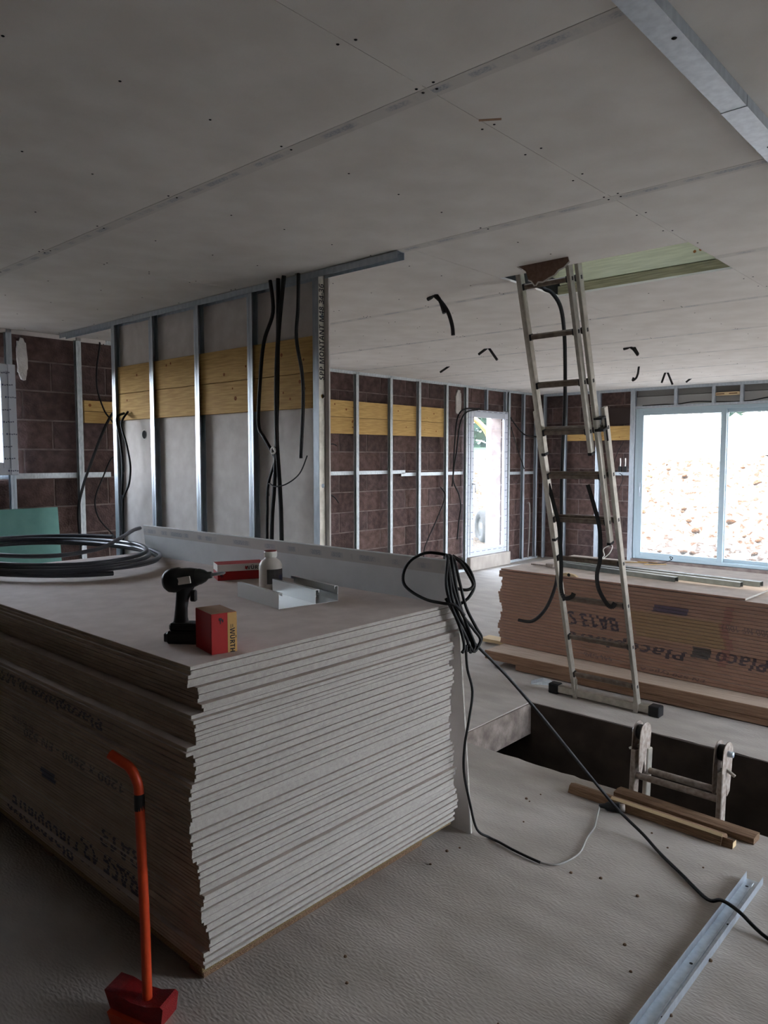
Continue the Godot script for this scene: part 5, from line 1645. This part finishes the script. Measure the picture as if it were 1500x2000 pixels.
func build_cables():
	var z := -2.86
	var C: Material = M.cable
	cable("conduit", "black conduit bowing left in the last bay of the partition", "conduits in the partition", [[Vector3(-3.484, 2.72, z), Vector3(-3.462, 2.533, z), Vector3(-3.551, 2.363, z), Vector3(-3.595, 2.093, z), Vector3(-3.609, 1.878, z), Vector3(-3.557, 1.80, z), Vector3(-3.476, 1.707, z), Vector3(-3.444, 1.661, z)]], 0.011, C)
	cable("conduit", "straight black conduit, left of the pair in the partition's last bay", "conduits in the partition", [[Vector3(-3.413, 2.72, z), Vector3(-3.417, 2.438, z), Vector3(-3.428, 2.083, z), Vector3(-3.441, 1.813, z), Vector3(-3.465, 1.508, z), Vector3(-3.495, 1.198, z), Vector3(-3.50, 0.3, z)]], 0.0125, C)
	cable("conduit", "straight black conduit, right of the pair in the partition's last bay", "conduits in the partition", [[Vector3(-3.336, 2.72, z + 0.02), Vector3(-3.385, 2.435, z + 0.02), Vector3(-3.413, 2.142, z + 0.02), Vector3(-3.414, 1.782, z + 0.02), Vector3(-3.414, 1.479, z), Vector3(-3.404, 1.198, z), Vector3(-3.40, 0.3, z)]], 0.0135, C)
	cable("conduit", "black conduit close to the printed end stud of the partition", "conduits in the partition", [[Vector3(-3.234, 2.72, z), Vector3(-3.240, 2.533, z), Vector3(-3.256, 2.362, z), Vector3(-3.210, 2.156, z), Vector3(-3.203, 1.982, z), Vector3(-3.224, 1.720, z), Vector3(-3.225, 1.676, z)]], 0.011, C)
	cable("conduit", "short black conduit dropping to the floor beside the straight pair", "conduits in the partition", [[Vector3(-3.429, 1.70, z), Vector3(-3.503, 1.569, z), Vector3(-3.53, 1.476, z), Vector3(-3.535, 1.352, z), Vector3(-3.54, 1.197, z), Vector3(-3.55, 0.3, z)]], 0.009, C)
	cable("wire", "thin dark wire looping across the partition's last bay", "", [[Vector3(-3.172, 1.691, z), Vector3(-3.239, 1.588, z), Vector3(-3.330, 1.527, z + 0.02), Vector3(-3.423, 1.509, z + 0.03), Vector3(-3.494, 1.523, z + 0.02), Vector3(-3.52, 1.45, z)]], 0.004, C)
	tag(obj("cable_tie", torus_mesh(0.018, 0.006, 16), M.white_plastic), "small white cable tie round the conduits in the last partition bay", "cable tie")
	(get_node("cable_tie") as Node3D).transform = Transform3D(Basis(Vector3.RIGHT, PI / 2).scaled(Vector3(1, 1.0, 1)), Vector3(-3.432, 1.722, z + 0.035))
	var x := -6.37
	cable("cable", "black cable hanging from the ceiling in the gap left of the partition", "cables at the left wall", [[Vector3(x, 2.70, -3.274), Vector3(x, 2.675, -3.280), Vector3(x, 2.469, -3.245), Vector3(x, 2.289, -3.245), Vector3(x, 2.110, -3.302), Vector3(x, 2.030, -3.36), Vector3(x, 1.95, -3.42)]], 0.007, C)
	cable("cable", "thick black cable slanting down past the left corner stud", "cables at the left wall", [[Vector3(-6.36, 2.10, -3.40), Vector3(-6.35, 2.044, -3.349), Vector3(-6.34, 1.880, -3.257), Vector3(-6.33, 1.652, -3.155), Vector3(-6.33, 1.427, -3.068), Vector3(-6.36, 1.202, -3.033), Vector3(-6.36, 0.9, -3.05)]], 0.012, C)
	cable("cable", "thin black cable bowing low in the gap left of the partition", "cables at the left wall", [[Vector3(x, 1.70, -3.40), Vector3(x, 1.651, -3.347), Vector3(x, 1.490, -3.269), Vector3(x, 1.354, -3.208), Vector3(x, 1.240, -3.195), Vector3(x, 1.122, -3.234), Vector3(x, 0.998, -3.339), Vector3(x, 0.93, -3.40)]], 0.007, C)
	cable("cable", "black cable curling out under the board between the first partition studs", "cables in the first partition bay", [[Vector3(-5.33, 2.02, -2.925), Vector3(-5.30, 1.974, -2.85), Vector3(-5.259, 1.810, -2.85), Vector3(-5.230, 1.617, -2.85), Vector3(-5.256, 1.40, -2.85)]], 0.010, C)
	cable("cable", "outer black cable loop between the first partition studs", "cables in the first partition bay", [[Vector3(-5.27, 2.03, -2.925), Vector3(-5.237, 1.933, -2.85), Vector3(-5.147, 1.771, -2.84), Vector3(-5.103, 1.618, -2.84), Vector3(-5.146, 1.484, -2.85), Vector3(-5.219, 1.393, -2.85), Vector3(-5.28, 1.30, -2.87), Vector3(-5.30, 0.7, -2.87), Vector3(-5.29, 0.03, -2.87)]], 0.008, C)
	cable("cable", "pair of black cables arching over from the glazed door's top left corner", "", [[Vector3(x, 2.40, -9.2), Vector3(x, 2.40, -9.082), Vector3(x, 2.370, -8.763), Vector3(x, 2.218, -8.617), Vector3(x, 1.853, -8.560), Vector3(x, 1.416, -8.529), Vector3(x, 1.271, -8.506)], [Vector3(-6.35, 2.385, -9.1), Vector3(-6.35, 2.328, -8.801), Vector3(-6.35, 2.146, -8.655), Vector3(-6.35, 1.780, -8.585), Vector3(-6.36, 1.380, -8.517), Vector3(-6.36, 1.156, -8.655), Vector3(-6.36, 0.968, -8.707), Vector3(-6.36, 0.748, -8.66), Vector3(-6.37, 0.5, -8.64)]], 0.011, C)
	cable("cable", "black cable slanting across the foot of the fourth wall bay", "", [[Vector3(x - 0.10, 1.26, -8.37), Vector3(x, 1.131, -8.34), Vector3(x, 0.851, -8.178), Vector3(x, 0.546, -7.952), Vector3(x, 0.379, -7.875), Vector3(x, 0.1, -7.90), Vector3(x, 0.012, -7.86)]], 0.008, C)
	cable("cable", "short dark cable tail above the batten, right of the partition end stud", "short tails near the partition end", [[Vector3(-6.515, 1.78, -6.055), Vector3(-6.40, 1.823, -6.08), Vector3(-6.38, 1.842, -6.155), Vector3(-6.38, 1.825, -6.223)]], 0.008, C)
	cable("cable", "short dark cable tail below the batten, right of the partition end stud", "short tails near the partition end", [[Vector3(-6.515, 1.26, -6.05), Vector3(-6.40, 1.249, -6.075), Vector3(-6.38, 1.214, -6.176), Vector3(-6.38, 1.137, -6.253)]], 0.008, C)
	cable("cable", "dark cable from the glazed door's upper right into the corner", "cables right of the glazed door", [[Vector3(x, 2.31, -10.03), Vector3(x, 2.272, -10.057), Vector3(x, 2.118, -10.287), Vector3(x, 2.041, -10.490), Vector3(x, 2.02, -10.9)]], 0.011, C)
	cable("cable", "thin dark cable sloping down right of the glazed door", "cables right of the glazed door", [[Vector3(x, 2.16, -10.05), Vector3(x, 2.112, -10.061), Vector3(x, 1.792, -10.249), Vector3(x, 1.588, -10.377), Vector3(x, 1.50, -10.44)]], 0.007, C)
	cable("conduit", "pale conduit rising from the floor in the room corner", "", [[Vector3(-6.46, 0.93, -10.698), Vector3(-6.42, 0.9, -10.70), Vector3(-6.42, 0.527, -10.709), Vector3(-6.42, 0.02, -10.673)]], 0.012, M.grey_cord)
	cable("cable", "thin dark cable hanging beside the sliding window's left side", "", [[Vector3(-5.0, 1.93, -11.1), Vector3(-5.1, 1.75, -11.1), Vector3(-5.16, 1.5, -11.1), Vector3(-4.97, 1.38, -11.04), Vector3(-5.08, 1.1, -11.06), Vector3(-5.12, 0.8, -11.06), Vector3(-5.0, 0.55, -11.06)]], 0.005, C)
	for e in [[-5.01, "grey outlet box on the batten, left one of two by the sliding window"], [-4.93, "grey outlet box on the batten, right one of two by the sliding window"]]:
		var g := G.new()
		g.cbox(Vector3(e[0] - 0.028, 1.457, -11.04), Vector3(e[0] + 0.028, 1.545, -11.0), 0.006)
		var ob := obj("outlet_box", g, M.black_plastic)
		tag(ob, e[1], "outlet box", "outlet boxes by the sliding window")
		g = G.new()
		g.tube(spline([Vector3(e[0], 1.54, -11.02), Vector3(e[0] + 0.004, 1.6, -11.02), Vector3(e[0] - 0.004, 1.67, -11.03)], 4), 0.009, 8)
		obj("conduit_tail", g, M.white_plastic, ob)
	# lamp leads hanging out of the ceiling
	var cy := CEIL + 0.012
	var leads := [
		["pair of black lamp leads hanging from the ceiling nearest the partition end", [[Vector3(-3.06, cy, -3.862), Vector3(-3.04, 2.725, -3.862), Vector3(-2.988, 2.679, -3.862), Vector3(-2.934, 2.608, -3.862), Vector3(-2.901, 2.523, -3.862), Vector3(-2.892, 2.458, -3.862)], [Vector3(-3.03, cy, -3.85), Vector3(-3.02, 2.725, -3.852), Vector3(-2.985, 2.679, -3.85), Vector3(-2.955, 2.603, -3.85)], [Vector3(-3.06, cy, -3.87), Vector3(-3.075, 2.726, -3.872), Vector3(-3.11, 2.716, -3.875)]]],
		["black lamp leads forming an inverted V on the ceiling left of the ladder", [[Vector3(-4.125, cy, -6.06), Vector3(-4.145, 2.727, -6.06), Vector3(-4.226, 2.684, -6.06)], [Vector3(-4.12, cy, -6.07), Vector3(-4.105, 2.722, -6.07), Vector3(-4.019, 2.613, -6.07)]]],
		["single black lamp lead on the ceiling above the long wall board", [[Vector3(-5.25, cy, -6.949), Vector3(-5.275, 2.727, -6.949), Vector3(-5.386, 2.675, -6.949)]]],
		["thick pair of black lamp leads right of the ladder, nearest the hatch", [[Vector3(-3.06, cy, -6.886), Vector3(-3.05, 2.724, -6.886), Vector3(-3.022, 2.70, -6.886), Vector3(-2.981, 2.644, -6.886)], [Vector3(-3.037, cy, -6.92), Vector3(-3.03, 2.72, -6.92), Vector3(-2.995, 2.66, -6.92)], [Vector3(-3.06, cy, -6.9), Vector3(-3.09, 2.726, -6.9), Vector3(-3.13, 2.718, -6.9)]]],
		["black lamp lead with bare wire ends right of the ladder, second from the hatch", [[Vector3(-3.631, cy, -8.425), Vector3(-3.635, 2.71, -8.425), Vector3(-3.642, 2.645, -8.425)], [Vector3(-3.64, 2.65, -8.42), Vector3(-3.66, 2.60, -8.42), Vector3(-3.70, 2.575, -8.42), Vector3(-3.69, 2.61, -8.42)]]],
		["two grey-black lamp leads forming an inverted V near the sliding window", [[Vector3(-3.64, cy, -9.248), Vector3(-3.652, 2.72, -9.248), Vector3(-3.690, 2.608, -9.248)], [Vector3(-3.63, cy, -9.265), Vector3(-3.62, 2.72, -9.265), Vector3(-3.56, 2.58, -9.265)]]],
		["very short lamp lead on the ceiling closest to the sliding window", [[Vector3(-3.66, cy, -10.19), Vector3(-3.685, 2.727, -10.19), Vector3(-3.735, 2.690, -10.19)]]]]
	for e in leads: cable("lamp_lead", e[0], "lamp leads in the ceiling", e[1], 0.0125, C)
	# conduit that comes down through the hatch, behind the ladder, and ends in a curl
	cable("conduit", "black conduit dropping from the hatch down behind the ladder to a curled end", "", [[Vector3(-2.42, 2.80, -4.05), Vector3(-2.355, 2.704, -4.054), Vector3(-2.305, 2.671, -4.065), Vector3(-2.265, 2.586, -4.101), Vector3(-2.273, 2.442, -4.166), Vector3(-2.311, 2.236, -4.256), Vector3(-2.365, 1.989, -4.359), Vector3(-2.424, 1.760, -4.449), Vector3(-2.483, 1.485, -4.551), Vector3(-2.550, 1.120, -4.680), Vector3(-2.612, 0.888, -4.757), Vector3(-2.645, 0.734, -4.770), Vector3(-2.717, 0.574, -4.770), Vector3(-2.822, 0.471, -4.770), Vector3(-2.941, 0.461, -4.770)]], 0.0125, C)
	# black lead hung over the corner of the leaning sheet, in a bundle of loops
	var y := 1.26
	var bundle := [
		[Vector3(-1.782, 1.03, -2.47), Vector3(-1.80, 1.075, -2.43), Vector3(-1.845, 1.083, -2.40), Vector3(-1.921, 1.088, -2.395), Vector3(-2.011, 1.112, -2.40), Vector3(-2.062, 1.143, -2.41), Vector3(-2.074, 1.193, -2.43), Vector3(-2.048, 1.240, -2.45), Vector3(-1.986, 1.272, -2.47), Vector3(-1.92, 1.272, -2.49), Vector3(-1.87, 1.262, -2.50)],
		[Vector3(-1.89, 1.262, -2.49), Vector3(-1.862, 1.255, -2.46), Vector3(-1.83, 1.18, -2.43), Vector3(-1.815, 1.10, -2.43), Vector3(-1.80, 1.03, -2.455), Vector3(-1.79, 0.95, -2.505), Vector3(-1.785, 0.89, -2.535), Vector3(-1.785, 0.865, -2.52), Vector3(-1.78, 0.89, -2.50)],
		[Vector3(-1.90, 1.266, -2.50), Vector3(-1.868, 1.262, -2.465), Vector3(-1.835, 1.20, -2.44), Vector3(-1.81, 1.11, -2.445), Vector3(-1.79, 1.03, -2.47), Vector3(-1.775, 0.96, -2.53), Vector3(-1.77, 0.91, -2.57), Vector3(-1.775, 0.867, -2.535), Vector3(-1.78, 0.90, -2.50)],
		[Vector3(-1.88, 1.262, -2.51), Vector3(-1.85, 1.255, -2.47), Vector3(-1.82, 1.17, -2.455), Vector3(-1.80, 1.08, -2.46), Vector3(-1.785, 0.99, -2.49), Vector3(-1.772, 0.90, -2.53), Vector3(-1.775, 0.872, -2.52)],
		[Vector3(-1.90, 1.262, -2.52), Vector3(-1.85, 1.24, -2.53), Vector3(-1.811, 1.187, -2.54), Vector3(-1.782, 1.148, -2.53), Vector3(-1.792, 1.131, -2.50), Vector3(-1.837, 1.14, -2.475), Vector3(-1.85, 1.17, -2.46)],
		[Vector3(-1.89, 1.264, -2.53), Vector3(-1.83, 1.22, -2.555), Vector3(-1.79, 1.15, -2.55), Vector3(-1.788, 1.10, -2.51), Vector3(-1.81, 1.07, -2.475), Vector3(-1.815, 1.04, -2.46)],
		[Vector3(-1.885, 1.264, -2.495), Vector3(-1.855, 1.252, -2.45), Vector3(-1.835, 1.16, -2.415), Vector3(-1.815, 1.08, -2.42), Vector3(-1.80, 1.0, -2.455), Vector3(-1.788, 0.92, -2.50), Vector3(-1.785, 0.87, -2.505)],
		[Vector3(-1.895, 1.266, -2.515), Vector3(-1.85, 1.25, -2.49), Vector3(-1.81, 1.16, -2.475), Vector3(-1.788, 1.06, -2.49), Vector3(-1.772, 0.97, -2.54), Vector3(-1.768, 0.92, -2.575), Vector3(-1.772, 0.88, -2.55)],
		[Vector3(-1.845, 1.10, -2.425), Vector3(-1.81, 1.02, -2.45), Vector3(-1.79, 0.94, -2.47), Vector3(-1.785, 0.89, -2.475), Vector3(-1.785, 0.875, -2.46)]]
	var floor_run := [Vector3(-1.785, 0.90, -2.49), Vector3(-1.775, 0.87, -2.475), Vector3(-1.775, 0.80, -2.485), Vector3(-1.77, 0.70, -2.515), Vector3(-1.77, 0.58, -2.49), Vector3(-1.775, 0.48, -2.47), Vector3(-1.785, 0.36, -2.48), Vector3(-1.80, 0.20, -2.545), Vector3(-1.80, 0.06, -2.60), Vector3(-1.775, 0.008, -2.66), Vector3(-1.72, 0.008, -2.655), Vector3(-1.647, 0.008, -2.642), Vector3(-1.56, 0.008, -2.633), Vector3(-1.503, 0.008, -2.631)]
	var bn := cable("power_lead", "long black lead bundled in loops over the corner of the leaning sheet", "", bundle, 0.0068, C, "loop")
	obj("drop", tube_mesh(floor_run, 0.0055), C, bn)
	obj("grey_tail", tube_mesh([Vector3(-1.503, 0.008, -2.631), Vector3(-1.443, 0.006, -2.67), Vector3(-1.419, 0.006, -2.803), Vector3(-1.455, 0.006, -2.95), Vector3(-1.471, 0.006, -3.049), Vector3(-1.51, 0.008, -3.16), Vector3(-1.535, 0.02, -3.235)], 0.004), M.grey_cord, bn)
	# second lead: from the bundle in the air, down and across the floor to the right
	cable("power_lead", "black lead running from the bundle across the pit and the floor to the right", "", [[Vector3(-1.79, 0.92, -2.52), Vector3(-1.765, 0.86, -2.58), Vector3(-1.72, 0.72, -2.72), Vector3(-1.64, 0.50, -2.90), Vector3(-1.53, 0.27, -3.05), Vector3(-1.40, 0.10, -3.12), Vector3(-1.27, 0.025, -3.11), Vector3(-1.17, 0.008, -3.04), Vector3(-1.03, 0.008, -2.93), Vector3(-0.90, 0.008, -2.83), Vector3(-0.84, 0.042, -2.80), Vector3(-0.77, 0.042, -2.77), Vector3(-0.66, 0.008, -2.73), Vector3(-0.45, 0.008, -2.66)]], 0.0068, C)

func torus_mesh(R: float, r: float, seg: int) -> ArrayMesh:
	var pts := []
	for k in seg + 1:
		var a := TAU * k / seg
		pts.append(Vector3(cos(a) * R, 0, sin(a) * R))
	var g := G.new()
	g.tube(pts, r, 8, false)
	return g.done()
